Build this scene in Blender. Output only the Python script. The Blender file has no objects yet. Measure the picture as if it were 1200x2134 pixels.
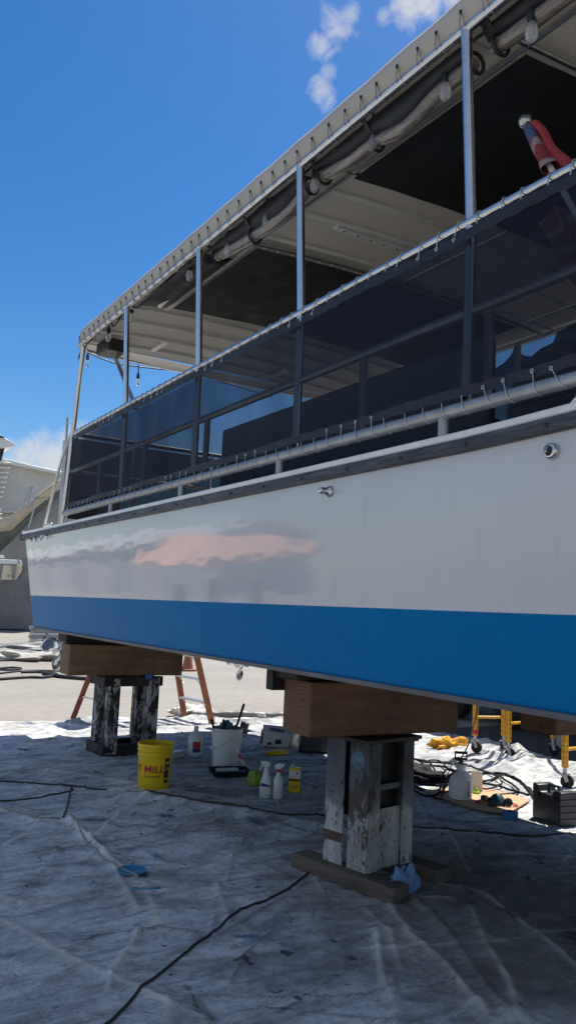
import bpy, math, random
import numpy as np
from mathutils import Vector, Matrix, Euler
random.seed(7); rng = np.random.RandomState(7)
S = bpy.context.scene
COL = S.collection
# ------------------------------------------------------------------ camera
FPX = 1700.0; EYE = 1.58
vu = np.array([.047, 1, -.12]); vu /= np.linalg.norm(vu)      # world up in camera axes
vy = np.array([-1042, -155, -1700.]); vy /= np.linalg.norm(vy)  # boat axis (world +Y) in camera axes
vx = np.cross(vy, vu)
RW = np.array([vx, vy, vu])                                   # camera -> world
cam = bpy.data.cameras.new('camera'); co = bpy.data.objects.new('camera', cam); COL.objects.link(co)
cam.sensor_fit = 'VERTICAL'; cam.sensor_height = 36.0; cam.lens = 36.0*FPX/2134.0
cam.clip_start = .05; cam.clip_end = 3000
M4 = Matrix([list(RW[i]) + [0] for i in range(3)] + [[0, 0, 0, 1]])
M4.translation = (0, 0, EYE)
co.matrix_world = M4
S.camera = co
def ray(px, py):
    v = RW @ np.array([px-600, 1067-py, -FPX]); return v/np.linalg.norm(v)
def at(px, py, ax=2, val=0.0):          # a point of the photo on the plane x/y/z = val
    r = ray(px, py); o = np.array([0, 0, EYE]); t = (val-o[ax])/r[ax]; p = o+t*r
    return Vector((float(p[0]), float(p[1]), float(p[2])))
# ------------------------------------------------------------------ light
SUN = Vector((.44, .20, 1.0)).normalized()
EL = math.asin(SUN.z)
W = bpy.data.worlds.new('World'); S.world = W; W.use_nodes = True
nt = W.node_tree; N = nt.nodes; L = nt.links; N.clear()
out = N.new('ShaderNodeOutputWorld'); bg = N.new('ShaderNodeBackground'); L.new(bg.outputs[0], out.inputs[0])
sky = N.new('ShaderNodeTexSky'); sky.sky_type = 'NISHITA'; sky.sun_disc = False
sky.sun_elevation = EL; sky.sun_rotation = math.atan2(SUN.x, SUN.y)
sky.altitude = 0; sky.air_density = 1.0; sky.dust_density = .45; sky.ozone_density = 2.2
bg.inputs[1].default_value = .079
hsv = N.new('ShaderNodeHueSaturation'); hsv.inputs['Hue'].default_value = .504; hsv.inputs['Saturation'].default_value = 1.42; L.new(sky.outputs[0], hsv.inputs['Color'])
tc = N.new('ShaderNodeTexCoord')
def wm(op, a, b=None, c=None):
    n = N.new('ShaderNodeMath'); n.operation = op
    for i, v in enumerate((a, b, c)):
        if v is None: continue
        if hasattr(v, 'links'): L.new(v, n.inputs[i])
        else: n.inputs[i].default_value = v
    return n.outputs[0]
# clouds: patches of noise round a few sky directions
noi = N.new('ShaderNodeTexNoise'); noi.inputs['Scale'].default_value = 30; noi.inputs['Detail'].default_value = 9
noi.inputs['Roughness'].default_value = .62; noi.inputs['Distortion'].default_value = .5
L.new(tc.outputs['Generated'], noi.inputs['Vector'])
mask = None
for px, py, rad, k in [(700,60,42,.9),(668,95,34,.9),(725,30,30,.7),(680,150,26,.55),(665,185,36,.75),(690,215,34,.55),(710,5,40,.5),
                       (800,35,30,.7),(850,15,45,1.0),(890,0,46,1.0),(925,-15,50,.9),(930,20,22,.5),
                       (100,960,75,1.25),(45,960,50,.9),(160,940,70,1.2),(70,985,70,1.1),(-60,985,120,1.1),(-190,1010,180,1.2),
                       (815,120,18,.25)]:
    d = ray(px, py)
    vd = N.new('ShaderNodeVectorMath'); vd.operation = 'DISTANCE'; vd.inputs[1].default_value = d.tolist()
    L.new(tc.outputs['Generated'], vd.inputs[0])
    mr = N.new('ShaderNodeMapRange'); mr.interpolation_type = 'SMOOTHSTEP'
    mr.inputs['From Min'].default_value = 0; mr.inputs['From Max'].default_value = 1.5*rad/FPX
    mr.inputs['To Min'].default_value = k; mr.inputs['To Max'].default_value = 0
    L.new(vd.outputs['Value'], mr.inputs['Value'])
    mask = mr.outputs[0] if mask is None else wm('MAXIMUM', mask, mr.outputs[0])
# unseen cloud added behind the camera to lift the fill on shaded surfaces
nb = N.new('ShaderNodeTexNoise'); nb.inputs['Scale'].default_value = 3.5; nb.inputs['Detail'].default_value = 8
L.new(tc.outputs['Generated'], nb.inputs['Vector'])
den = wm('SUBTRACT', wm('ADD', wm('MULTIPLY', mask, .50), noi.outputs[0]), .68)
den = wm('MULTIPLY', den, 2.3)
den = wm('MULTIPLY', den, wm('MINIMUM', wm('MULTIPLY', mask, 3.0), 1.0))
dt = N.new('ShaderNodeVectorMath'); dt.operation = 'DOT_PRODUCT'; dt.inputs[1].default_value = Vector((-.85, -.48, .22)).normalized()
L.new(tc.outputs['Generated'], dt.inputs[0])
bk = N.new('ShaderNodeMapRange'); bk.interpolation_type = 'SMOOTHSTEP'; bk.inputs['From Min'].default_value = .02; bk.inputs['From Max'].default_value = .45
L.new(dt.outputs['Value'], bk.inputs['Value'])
fill_cloud = wm('MULTIPLY', bk.outputs[0], wm('MULTIPLY', wm('SUBTRACT', nb.outputs[0], .40), 4.0))
den = wm('MAXIMUM', den, fill_cloud)
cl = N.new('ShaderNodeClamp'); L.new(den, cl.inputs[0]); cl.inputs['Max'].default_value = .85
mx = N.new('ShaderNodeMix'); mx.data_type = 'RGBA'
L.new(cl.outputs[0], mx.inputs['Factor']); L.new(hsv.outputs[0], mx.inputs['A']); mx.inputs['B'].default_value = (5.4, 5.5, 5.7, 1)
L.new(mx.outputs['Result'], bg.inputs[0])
sl = bpy.data.lights.new('sun', 'SUN'); so = bpy.data.objects.new('sun', sl); COL.objects.link(so)
sl.energy = 4.6; sl.angle = math.radians(.5); sl.color = (1, .95, .87)
so.rotation_euler = SUN.to_track_quat('Z', 'Y').to_euler(); so.location = (20, 10, 40)
S.view_settings.view_transform = 'Standard'; S.view_settings.look = 'None'; S.view_settings.gamma = 1
S.view_settings.exposure = .72
S.render.engine = 'CYCLES'; S.cycles.use_denoising = True; S.cycles.max_bounces = 8; S.cycles.transparent_max_bounces = 16
S.cycles.sample_clamp_indirect = 6
# ------------------------------------------------------------------ materials
def srgb(r, g, b):
    f = lambda c: (c/255/12.92) if c/255 <= .04045 else ((c/255+.055)/1.055)**2.4
    return (f(r), f(g), f(b), 1)
class Mat:
    def __init__(s, name):
        s.m = bpy.data.materials.new(name); s.m.use_nodes = True
        s.t = s.m.node_tree; s.N = s.t.nodes; s.L = s.t.links
        s.p = s.N['Principled BSDF']; s.out = s.N['Material Output']
        s.tc = s.N.new('ShaderNodeTexCoord')
    def set(s, k, v):
        if hasattr(v, 'links'): s.L.new(v, s.p.inputs[k])
        else: s.p.inputs[k].default_value = v
    def noise(s, scale, detail=6, rough=.6, stretch=(1, 1, 1), dist=0, off=(0,0,0)):
        mp = s.N.new('ShaderNodeMapping'); mp.inputs['Scale'].default_value = stretch; mp.inputs['Location'].default_value = off
        s.L.new(s.tc.outputs['Object'], mp.inputs[0])
        n = s.N.new('ShaderNodeTexNoise'); n.inputs['Scale'].default_value = scale; n.inputs['Detail'].default_value = detail
        n.inputs['Roughness'].default_value = rough; n.inputs['Distortion'].default_value = dist
        s.L.new(mp.outputs[0], n.inputs['Vector']); return n.outputs[0]
    def ramp(s, fac, stops, const=False):
        r = s.N.new('ShaderNodeValToRGB'); cr = r.color_ramp
        if const: cr.interpolation = 'CONSTANT'
        cr.elements.remove(cr.elements[-1]); col4 = lambda c: c if not isinstance(c, (int, float)) else (c, c, c, 1)
        cr.elements[0].position = stops[0][0]; cr.elements[0].color = col4(stops[0][1])
        for p, c in stops[1:]: cr.elements.new(p).color = col4(c)
        s.L.new(fac, r.inputs[0]); return r.outputs[0]
    def mix(s, f, a, b, mode='MIX'):
        n = s.N.new('ShaderNodeMix'); n.data_type = 'RGBA'; n.blend_type = mode
        for k, v in (('Factor', f), ('A', a), ('B', b)):
            sock = [i for i in n.inputs if i.name == k and (i.type == 'RGBA' or (k == 'Factor' and i.type == 'VALUE'))][0]
            if hasattr(v, 'links'): s.L.new(v, sock)
            else: sock.default_value = v
        return [o for o in n.outputs if o.type == 'RGBA'][0]
    def math(s, op, a, b=0.0):
        n = s.N.new('ShaderNodeMath'); n.operation = op
        for i, v in enumerate((a, b)):
            if hasattr(v, 'links'): s.L.new(v, n.inputs[i])
            else: n.inputs[i].default_value = v
        return n.outputs[0]
    def sep(s):
        n = s.N.new('ShaderNodeSeparateXYZ'); s.L.new(s.tc.outputs['Object'], n.inputs[0]); return n.outputs
    def bump(s, h, strength=.3, dist=.01, prev=None):
        b = s.N.new('ShaderNodeBump'); b.inputs['Strength'].default_value = strength; b.inputs['Distance'].default_value = dist
        s.L.new(h, b.inputs['Height'])
        if prev is not None: s.L.new(prev, b.inputs['Normal'])
        s.L.new(b.outputs[0], s.p.inputs['Normal']); return b.outputs[0]
def simple(name, c, rough=.5, metal=0, var=.12, scale=14, bump=0, bscale=60, spec=.5):
    m = Mat(name); n = m.noise(scale, 7)
    dark = tuple(x*(1-var*1.6) for x in c[:3])+(1,); lite = tuple(min(1, x*(1+var)) for x in c[:3])+(1,)
    m.set('Base Color', m.ramp(n, [(.3, dark), (.7, lite)]))
    m.set('Metallic', metal); m.set('Specular IOR Level', spec)
    n2 = m.noise(scale*2.3, 5)
    m.set('Roughness', m.ramp(n2, [(.25, max(0, rough*.8)), (.75, min(1, rough*1.2))]))
    if bump: m.bump(m.noise(bscale, 6), bump, .004)
    return m.m
MT = {}
MT['chrome'] = simple('stainless', (.62,.63,.65,1), .2, 1, .05, 30)
MT['alu'] = simple('aluminium', (.55,.56,.58,1), .33, 1, .1, 20)
MT['dull_alu'] = simple('dull aluminium', (.5,.51,.53,1), .5, .7, .15, 16)
MT['black'] = simple('black rubber', (.012,.013,.016,1), .6, 0, .3, 30)
MT['blackpl'] = simple('black plastic', (.016,.018,.022,1), .38, 0, .15, 30, .2, 200)
MT['cord'] = simple('dark cord', (.03,.028,.028,1), .7, 0, .3, 60)
MT['hose'] = simple('hose rubber', (.007,.008,.010,1), .75, 0, .3, 30, 0, 60, .25)
MT['greycord'] = simple('grey cord', (.22,.22,.23,1), .7, 0, .3, 60)
MT['browncord'] = simple('brown cord', (.05,.03,.022,1), .7, 0, .3, 60)
MT['palecord'] = simple('pale cord', (.33,.31,.26,1), .7, 0, .3, 60)
MT['whitepl'] = simple('white plastic', (.72,.72,.70,1), .38, 0, .06, 20)
MT['milky'] = simple('milky plastic', (.74,.74,.72,1), .35, 0, .06, 20)
MT['whitepaint'] = simple('white paint', (.74,.74,.72,1), .35, 0, .07, 6)
MT['yellow'] = simple('yellow plastic', (.80,.52,.008,1), .35, 0, .06, 18)
MT['yscaf'] = simple('yellow scaffold paint', (.70,.34,.012,1), .42, 0, .22, 22)
MT['red'] = simple('red', (.55,.03,.03,1), .5, 0, .15, 30)
MT['navy'] = simple('navy print', (.03,.045,.16,1), .5, 0, .1, 30)
MT['ink'] = simple('black print', (.015,.015,.015,1), .5, 0, .1, 30)
MT['orange'] = simple('orange fibreglass', (.34,.115,.05,1), .5, 0, .2, 14)
MT['orangedark'] = simple('red brown fibreglass', (.25,.06,.03,1), .55, 0, .3, 14)
MT['orangecl'] = simple('orange cloth', (.75,.36,.03,1), .85, 0, .2, 20, .5, 30)
MT['bluerag'] = simple('blue paper towel', (.15,.28,.47,1), .9, 0, .18, 25, .5, 60)
MT['bluetape'] = simple('blue tape', (.02,.16,.42,1), .5, 0, .15, 25)
MT['turq'] = simple('turquoise paint', (.03,.21,.33,1), .4, 0, .25, 14)
MT['lime'] = simple('lime plastic', (.30,.45,.04,1), .45, 0, .2, 14)
MT['palegreen'] = simple('pale green plastic', (.42,.56,.50,1), .45, 0, .1, 14)
MT['teal'] = simple('teal rubber', (.02,.075,.09,1), .5, 0, .2, 24)
MT['cardboard'] = simple('cardboard', (.52,.33,.19,1), .8, 0, .12, 20, .2, 80)
MT['paper'] = simple('paper', (.72,.70,.66,1), .75, 0, .08, 20)
MT['greyfab'] = simple('grey shrink wrap', (.17,.165,.165,1), .5, 0, .12, 3, .6, 5)
MT['yachtw'] = simple('weathered white gelcoat', (.62,.63,.58,1), .5, 0, .07, 1.2)
MT['tan'] = simple('tan stripe', (.52,.46,.35,1), .5, 0, .1, 2)
MT['dkgreen'] = simple('green boot stripe', (.10,.125,.11,1), .5, 0, .15, 2)
MT['hullgrey'] = simple('grey hull', (.28,.28,.28,1), .5, 0, .1, 2)
MT['cream'] = simple('cream', (.66,.60,.45,1), .5, 0, .1, 2)
MT['navyhull'] = simple('dark hull', (.012,.014,.022,1), .35, 0, .15, 2)
MT['tyre'] = simple('tyre', (.014,.014,.015,1), .8, 0, .2, 30)
MT['stripgrey'] = simple('worn grey strip', (.09,.095,.105,1), .5, 0, .25, 3)
MT['rustpatch'] = simple('brown rust patch', (.11,.065,.04,1), .8, 0, .35, 30, .4, 60)
MT['spraymark'] = simple('sprayed turquoise', (.075,.16,.205,1), .6, 0, .35, 22)
MT['lowrail'] = simple('matt grey pipe', (.33,.34,.35,1), .42, .6, .15, 9)
MT['galv'] = simple('galvanised', (.42,.43,.44,1), .4, .8, .2, 30)
MT['rubrail'] = None
MT['flagblue'] = simple('flag blue', (.07,.10,.24,1), .8, 0, .15, 20)
MT['flagred'] = simple('flag red', (.36,.04,.05,1), .8, 0, .15, 20)
MT['seat'] = simple('dark vinyl', (.03,.032,.04,1), .45, 0, .2, 9)
MT['salmon'] = simple('salmon primer', (.95,.45,.27,1), .7, 0, .2, 1)
MT['terraw'] = simple('shed cladding', (.36,.35,.34,1), .6, 0, .08, .6)
MT['glassy'] = simple('dark window', (.03,.05,.07,1), .08, 0, .1, 2)
MT['deck'] = simple('deck', (.35,.36,.36,1), .6, 0, .1, 4)
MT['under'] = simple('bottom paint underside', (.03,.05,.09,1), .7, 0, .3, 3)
# hull: white topsides, blue antifouling, slight fairing waves
m = Mat('white topsides'); n = m.noise(1.3, 5, .5)
m.set('Base Color', m.ramp(n, [(.3, (.50,.51,.54,1)), (.7, (.545,.55,.58,1))]))
hz_ = m.noise(3, 8, .7, (1, 6, .5), .2); ml_ = m.p.inputs['Base Color'].links[0].from_socket
m.set('Base Color', m.mix(m.ramp(hz_, [(.56, 0.0), (.74, .28)]), ml_, (.36,.34,.32,1)))
m.set('Roughness', m.ramp(m.noise(2.2, 4), [(.3, .03), (.75, .075)])); m.set('IOR', 1.62)
b = m.bump(m.noise(1.6, 3, .55, (1, .5, 1.4)), .10, .05)
m.bump(m.noise(220, 2), .02, .001, b); MT['topsides'] = m.m
m = Mat('blue antifouling'); n = m.noise(2.2, 6, .6)
m.set('Base Color', m.ramp(n, [(.25, (.001,.135,.335,1)), (.75, (.002,.155,.37,1))]))
ml_ = m.p.inputs['Base Color'].links[0].from_socket
m.set('Base Color', m.mix(m.ramp(m.noise(4, 9, .75, (1, 3, .8), .6), [(.55, 0.0), (.75, .35)]), ml_, (.02,.10,.20,1)))
m.set('Roughness', m.ramp(m.noise(1.2, 4), [(.3, .24), (.75, .33)])); m.set('Specular IOR Level', .03)
m.bump(m.noise(1.0, 2, .5, (1, .5, 1.6)), .2, .05); MT['bluehull'] = m.m
# scuffed rub rail
m = Mat('scuffed rub rail'); n = m.noise(9, 9, .7, (4, .35, 5))
m.set('Base Color', m.ramp(n, [(.35, (.012,.013,.016,1)), (.55, (.05,.055,.065,1)), (.72, (.14,.15,.17,1))]))
m.set('Roughness', .5); m.bump(n, .5, .004); MT['rubrail'] = m.m
# canopy vinyl, a little light comes through
def vinyl(name, c, tr):
    m = Mat(name); n = m.noise(2.5, 6); m.set('Base Color', m.ramp(n, [(.3, tuple(x*.9 for x in c)+(1,)), (.7, c+(1,))]))
    m.set('Roughness', .6); m.bump(m.noise(5, 4), .15, .02)
    t = m.N.new('ShaderNodeBsdfTranslucent'); t.inputs[0].default_value = tuple(x*.9 for x in c)+(1,)
    x = m.N.new('ShaderNodeMixShader'); x.inputs[0].default_value = tr
    m.L.new(m.p.outputs[0], x.inputs[1]); m.L.new(t.outputs[0], x.inputs[2]); m.L.new(x.outputs[0], m.out.inputs[0]); return m.m
MT['canvas'] = vinyl('canopy vinyl', (.53,.51,.465), .24)
MT['panelmesh'] = simple('black shade cloth', (.008,.010,.016,1), .75, 0, .25, 2.5)
def meshcloth(name, c, alpha):
    m = Mat(name); n = m.noise(1.6, 4); m.set('Base Color', m.ramp(n, [(.3, tuple(x*.8 for x in c)+(1,)), (.7, tuple(x*1.15 for x in c)+(1,))]))
    m.set('Roughness', .7); m.set('Specular IOR Level', .12)
    m.bump(m.noise(3, 3), .25, .03)
    t = m.N.new('ShaderNodeBsdfTransparent'); t.inputs[0].default_value = (.93,.96,1,1)
    x = m.N.new('ShaderNodeMixShader'); m.L.new(m.ramp(m.noise(2.2, 6, .6, (1, 1, .5)), [(.3, alpha*.75), (.7, min(1, alpha*1.25))]), x.inputs[0])
    m.L.new(m.p.outputs[0], x.inputs[1]); m.L.new(t.outputs[0], x.inputs[2]); m.L.new(x.outputs[0], m.out.inputs[0]); return m.m
MT['screen'] = meshcloth('see through shade mesh', (.011,.015,.027), .29)
MT['screenin'] = meshcloth('inner shade mesh', (.012,.016,.03), .50)
MT['screenhem'] = simple('screen hem', (.007,.010,.019,1), .6, 0, .2, 8)
MT['screenfar'] = meshcloth('dense shade mesh', (.012,.015,.022), .05)
# clear vinyl rolls
m = Mat('rolled clear vinyl'); n = m.noise(5, 6, .6, (6, .8, 6), 1.0)
m.set('Base Color', m.ramp(n, [(.25, (.06,.05,.045,1)), (.5, (.17,.15,.13,1)), (.75, (.34,.32,.30,1))])); m.set('Roughness', .16); m.set('Coat Weight', .5)
m.bump(n, .3, .02); MT['roll'] = m.m
# bulb glass
m = Mat('bulb glass'); m.set('Base Color', (.9,.9,.9,1)); m.set('Roughness', .15); m.set('Transmission Weight', .75); m.set('Alpha', .75)
MT['bulb'] = m.m
# timber
def timber(name, c1, c2, axis):
    m = Mat(name); st = [9, 9, 9]; st[axis] = .8
    n = m.noise(3, 8, .65, tuple(st), .8); n2 = m.noise(2.2, 4)
    a = m.ramp(n, [(.3, c1), (.7, c2)])
    vo = m.N.new('ShaderNodeTexVoronoi'); vo.inputs['Scale'].default_value = 3.2; m.L.new(m.tc.outputs['Object'], vo.inputs['Vector'])
    knot = m.ramp(vo.outputs['Distance'], [(.07, .25), (.13, 1.0)])
    a = m.mix(1.0, a, knot, 'MULTIPLY')
    s2 = [26, 26, 26]; s2[axis] = .7
    ck = m.ramp(m.noise(1, 5, .6, tuple(s2), .5, (3, 1, 2)), [(.66, 0.0), (.70, .85)])
    a = m.mix(ck, a, (.018,.012,.009,1))
    m.set('Base Color', m.mix(m.ramp(n2, [(.45, 0.0), (.72, .6)]), a, (.035,.025,.018,1)))
    m.set('Roughness', .75); m.bump(n, .35, .006); return m.m
MT['timber'] = timber('red brown timber', (.115,.055,.030,1), (.21,.108,.060,1), 0)
MT['timber2'] = timber('yellow brown timber', (.18,.105,.052,1), (.31,.19,.098,1), 0)
MT['plank'] = timber('dirty plank', (.08,.062,.045,1), (.17,.135,.10,1), 1)
MT['dkplank'] = timber('dark plank', (.012,.010,.009,1), (.03,.024,.02,1), 0)
def endgrain(name, c1, c2):
    m = Mat(name); w = m.N.new('ShaderNodeTexWave'); w.wave_type = 'RINGS'; w.rings_direction = 'X'; w.inputs['Scale'].default_value = 14
    w.inputs['Distortion'].default_value = 4.5; w.inputs['Detail'].default_value = 4; mp = m.N.new('ShaderNodeMapping'); mp.inputs['Location'].default_value = (0, .06, .1)
    m.L.new(m.tc.outputs['Object'], mp.inputs[0]); m.L.new(mp.outputs[0], w.inputs['Vector'])
    a = m.ramp(w.outputs['Fac'], [(.2, c1), (.8, c2)]); ck = m.ramp(m.noise(1, 6, .7, (4, 5, 16), 1.2), [(.62, 0.0), (.66, .8)])
    m.set('Base Color', m.mix(ck, a, (.025,.016,.012,1))); m.set('Roughness', .85); m.bump(m.math('ADD', w.outputs['Fac'], m.noise(30, 6)), .4, .004); return m.m
MT['endgrain'] = endgrain('red brown end grain', (.135,.065,.034,1), (.18,.09,.05,1))
MT['endgrain2'] = endgrain('yellow brown end grain', (.17,.10,.055,1), (.22,.135,.072,1))
# flaking stands
def flaking(name, hi, seed):
    m = Mat(name); z = m.sep()[2]
    n = m.noise(5, 10, .74, (1, 1, .6), .3, (seed, 0, 0)); n2 = m.noise(3.2, 7, .65, (1, 1, .5), 0, (0, seed, 0)); n3 = m.noise(40, 5); n4 = m.noise(34, 6, .7, (1, 1, .7), .4, (seed, 4, 0))
    zz = m.math('ADD', z, m.math('MULTIPLY', m.math('SUBTRACT', n2, .5), .40))
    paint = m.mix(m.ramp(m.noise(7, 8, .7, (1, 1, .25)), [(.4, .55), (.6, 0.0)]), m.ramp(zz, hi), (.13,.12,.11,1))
    w = m.math('MULTIPLY', m.ramp(n, [(.40, 0.0), (.43, 1.0)]), m.ramp(n4, [(.36, 0.0), (.40, 1.0)]))
    rust = m.ramp(m.noise(9, 7), [(.35, (.03,.026,.026,1)), (.55, (.075,.05,.038,1)), (.7, (.15,.085,.05,1))])
    m.set('Base Color', m.mix(w, rust, paint)); m.set('Roughness', .75)
    m.bump(m.math('ADD', m.math('MULTIPLY', w, 1.5), n3), .7, .003); return m.m
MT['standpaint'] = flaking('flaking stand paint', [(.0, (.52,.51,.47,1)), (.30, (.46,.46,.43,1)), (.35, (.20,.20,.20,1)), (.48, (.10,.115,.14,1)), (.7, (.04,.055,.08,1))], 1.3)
m = Mat('dark rusty steel'); n = m.noise(9, 8, .7)
m.set('Base Color', m.ramp(n, [(.35, (.012,.012,.013,1)), (.6, (.04,.03,.027,1)), (.75, (.09,.07,.06,1))])); m.set('Roughness', .7); m.bump(n, .4, .004); MT['rusty'] = m.m
m = Mat('flaking black and white'); n = m.noise(13, 10, .76, (1, 1, .55), .5)
m.set('Base Color', m.ramp(n, [(.46, (.018,.016,.018,1)), (.51, (.07,.05,.045,1)), (.54, (.40,.40,.39,1)), (.7, (.5,.5,.48,1))])); m.set('Roughness', .7); m.bump(n, .5, .004); MT['flakebw'] = m.m
m = Mat('flaking maroon'); n = m.noise(12, 10, .76, (1, 1, .5), .5)
m.set('Base Color', m.ramp(n, [(.40, (.012,.011,.013,1)), (.5, (.05,.035,.038,1)), (.62, (.085,.06,.06,1)), (.66, (.33,.32,.31,1))])); m.set('Roughness', .7); m.bump(n, .5, .004); MT['flakemar'] = m.m
# ground
m = Mat('concrete yard'); n = m.noise(.35, 9, .65); n2 = m.noise(6, 8, .7)
c = m.ramp(n, [(.3, (.222,.204,.178,1)), (.7, (.29,.268,.233,1))])
c = m.mix(m.ramp(n2, [(.35, .35), (.55, 0.0)]), c, (.13,.12,.105,1))
stn = m.ramp(m.noise(.9, 7, .6, (.6, 1.6, 1)), [(.6, 0.0), (.74, .5)])
m.set('Base Color', m.mix(stn, c, (.11,.105,.10,1))); m.set('Roughness', .85); m.bump(n2, .25, .004); MT['concrete'] = m.m
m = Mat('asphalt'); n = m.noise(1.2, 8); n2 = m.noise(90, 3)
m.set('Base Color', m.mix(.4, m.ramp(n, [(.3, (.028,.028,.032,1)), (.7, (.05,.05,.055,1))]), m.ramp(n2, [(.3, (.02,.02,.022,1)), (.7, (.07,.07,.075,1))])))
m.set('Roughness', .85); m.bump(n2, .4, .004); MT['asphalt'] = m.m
# canvas drop cloth with paint stains and dirt
m = Mat('painter canvas'); n = m.noise(1.1, 8, .6, (1, 1, 0)); n2 = m.noise(5.5, 8, .7, (1, 1, 0), .5)
c = m.ramp(n, [(.3, (.54,.56,.57,1)), (.7, (.68,.69,.69,1))])
streak = m.ramp(m.noise(2.4, 9, .72, (.5, 2.2, 0), 1.2), [(.38, .65), (.56, 0.0)])
c = m.mix(streak, c, (.15,.16,.17,1))
dirt = m.ramp(n2, [(.35, .55), (.52, 0.0)])
c = m.mix(dirt, c, (.19,.17,.145,1))
x, y, z = m.sep()
# trodden dirt near the stand and toward the bow side
dx = m.math('MULTIPLY', m.math('SUBTRACT', x, 3.7), .62); dy = m.math('MULTIPLY', m.math('SUBTRACT', y, 3.1), .5)
dd = m.math('SQRT', m.math('ADD', m.math('MULTIPLY', dx, dx), m.math('MULTIPLY', dy, dy)))
dd = m.math('ADD', dd, m.math('MULTIPLY', m.math('SUBTRACT', m.noise(1.7, 7, .65, (1, 1, 0)), .5), 1.3))
c = m.mix(m.ramp(dd, [(.35, .80), (1.15, 0.0)]), c, (.20,.165,.115,1))
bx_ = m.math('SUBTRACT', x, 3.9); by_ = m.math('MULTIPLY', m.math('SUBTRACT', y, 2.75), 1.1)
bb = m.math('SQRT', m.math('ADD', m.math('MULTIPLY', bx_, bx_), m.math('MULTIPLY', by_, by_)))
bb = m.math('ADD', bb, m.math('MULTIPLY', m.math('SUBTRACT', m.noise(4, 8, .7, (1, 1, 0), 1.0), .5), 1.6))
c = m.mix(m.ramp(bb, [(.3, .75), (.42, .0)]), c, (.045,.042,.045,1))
dk = m.ramp(m.noise(1.15, 9, .68, (1, 1.5, 0), .7, (2, 8, 0)), [(.50, 0.0), (.66, .6)])
c = m.mix(dk, c, (.12,.115,.115,1))
fine = m.noise(19, 8, .75, (1, 1, 0), .8, (4, 2, 0))
c = m.mix(m.ramp(fine, [(.36, .45), (.5, 0.0)]), c, (.15,.145,.14,1))
spots = m.ramp(m.noise(7, 3, .5, (1, 1, 0), .3, (3, 1, 0)), [(.675, 0.0), (.69, .85)])
c = m.mix(spots, c, (.045,.06,.085,1))
bl = m.ramp(m.noise(3.1, 5, .5, (1, 1, 0), .4, (9, 4, 0)), [(.60, 0.0), (.72, .8)])
c = m.mix(bl, c, (.03,.085,.17,1))
blk = m.ramp(m.noise(2.6, 8, .72, (1, 1, 0), .9, (21, 7, 0)), [(.64, 0.0), (.67, .7)])
c = m.mix(blk, c, (.035,.035,.04,1))
at_n = m.N.new('ShaderNodeAttribute'); at_n.attribute_name = 'wear_shade'  # worn crease lines, also painting in contrast that the fold shading lacks
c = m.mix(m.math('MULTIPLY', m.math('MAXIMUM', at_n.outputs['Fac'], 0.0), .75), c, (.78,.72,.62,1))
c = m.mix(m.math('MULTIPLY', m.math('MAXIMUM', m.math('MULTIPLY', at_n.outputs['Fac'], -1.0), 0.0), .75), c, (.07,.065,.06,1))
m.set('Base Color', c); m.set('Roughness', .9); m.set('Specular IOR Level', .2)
wv = m.N.new('ShaderNodeTexWave'); wv.inputs['Scale'].default_value = 38; wv.inputs['Distortion'].default_value = 2.5
mp = m.N.new('ShaderNodeMapping'); mp.inputs['Rotation'].default_value = (0, 0, .5); m.L.new(m.tc.outputs['Object'], mp.inputs[0]); m.L.new(mp.outputs[0], wv.inputs[0])
wm_ = m.math('MULTIPLY', wv.outputs['Fac'], m.ramp(m.noise(1.5, 4, .6, (1, 1, 0), 0, (5, 5, 0)), [(.55, 0.0), (.66, .35)]))
hh = m.math('ADD', m.math('MULTIPLY', m.noise(26, 8, .65, (1, 1, 0), .6), 1.0), m.math('ADD', m.math('MULTIPLY', m.noise(8, 6, .6, (1, 1, 0), 1.5), 1.5), wm_))
m.bump(hh, .8, .012); MT['tarp'] = m.m
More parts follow.
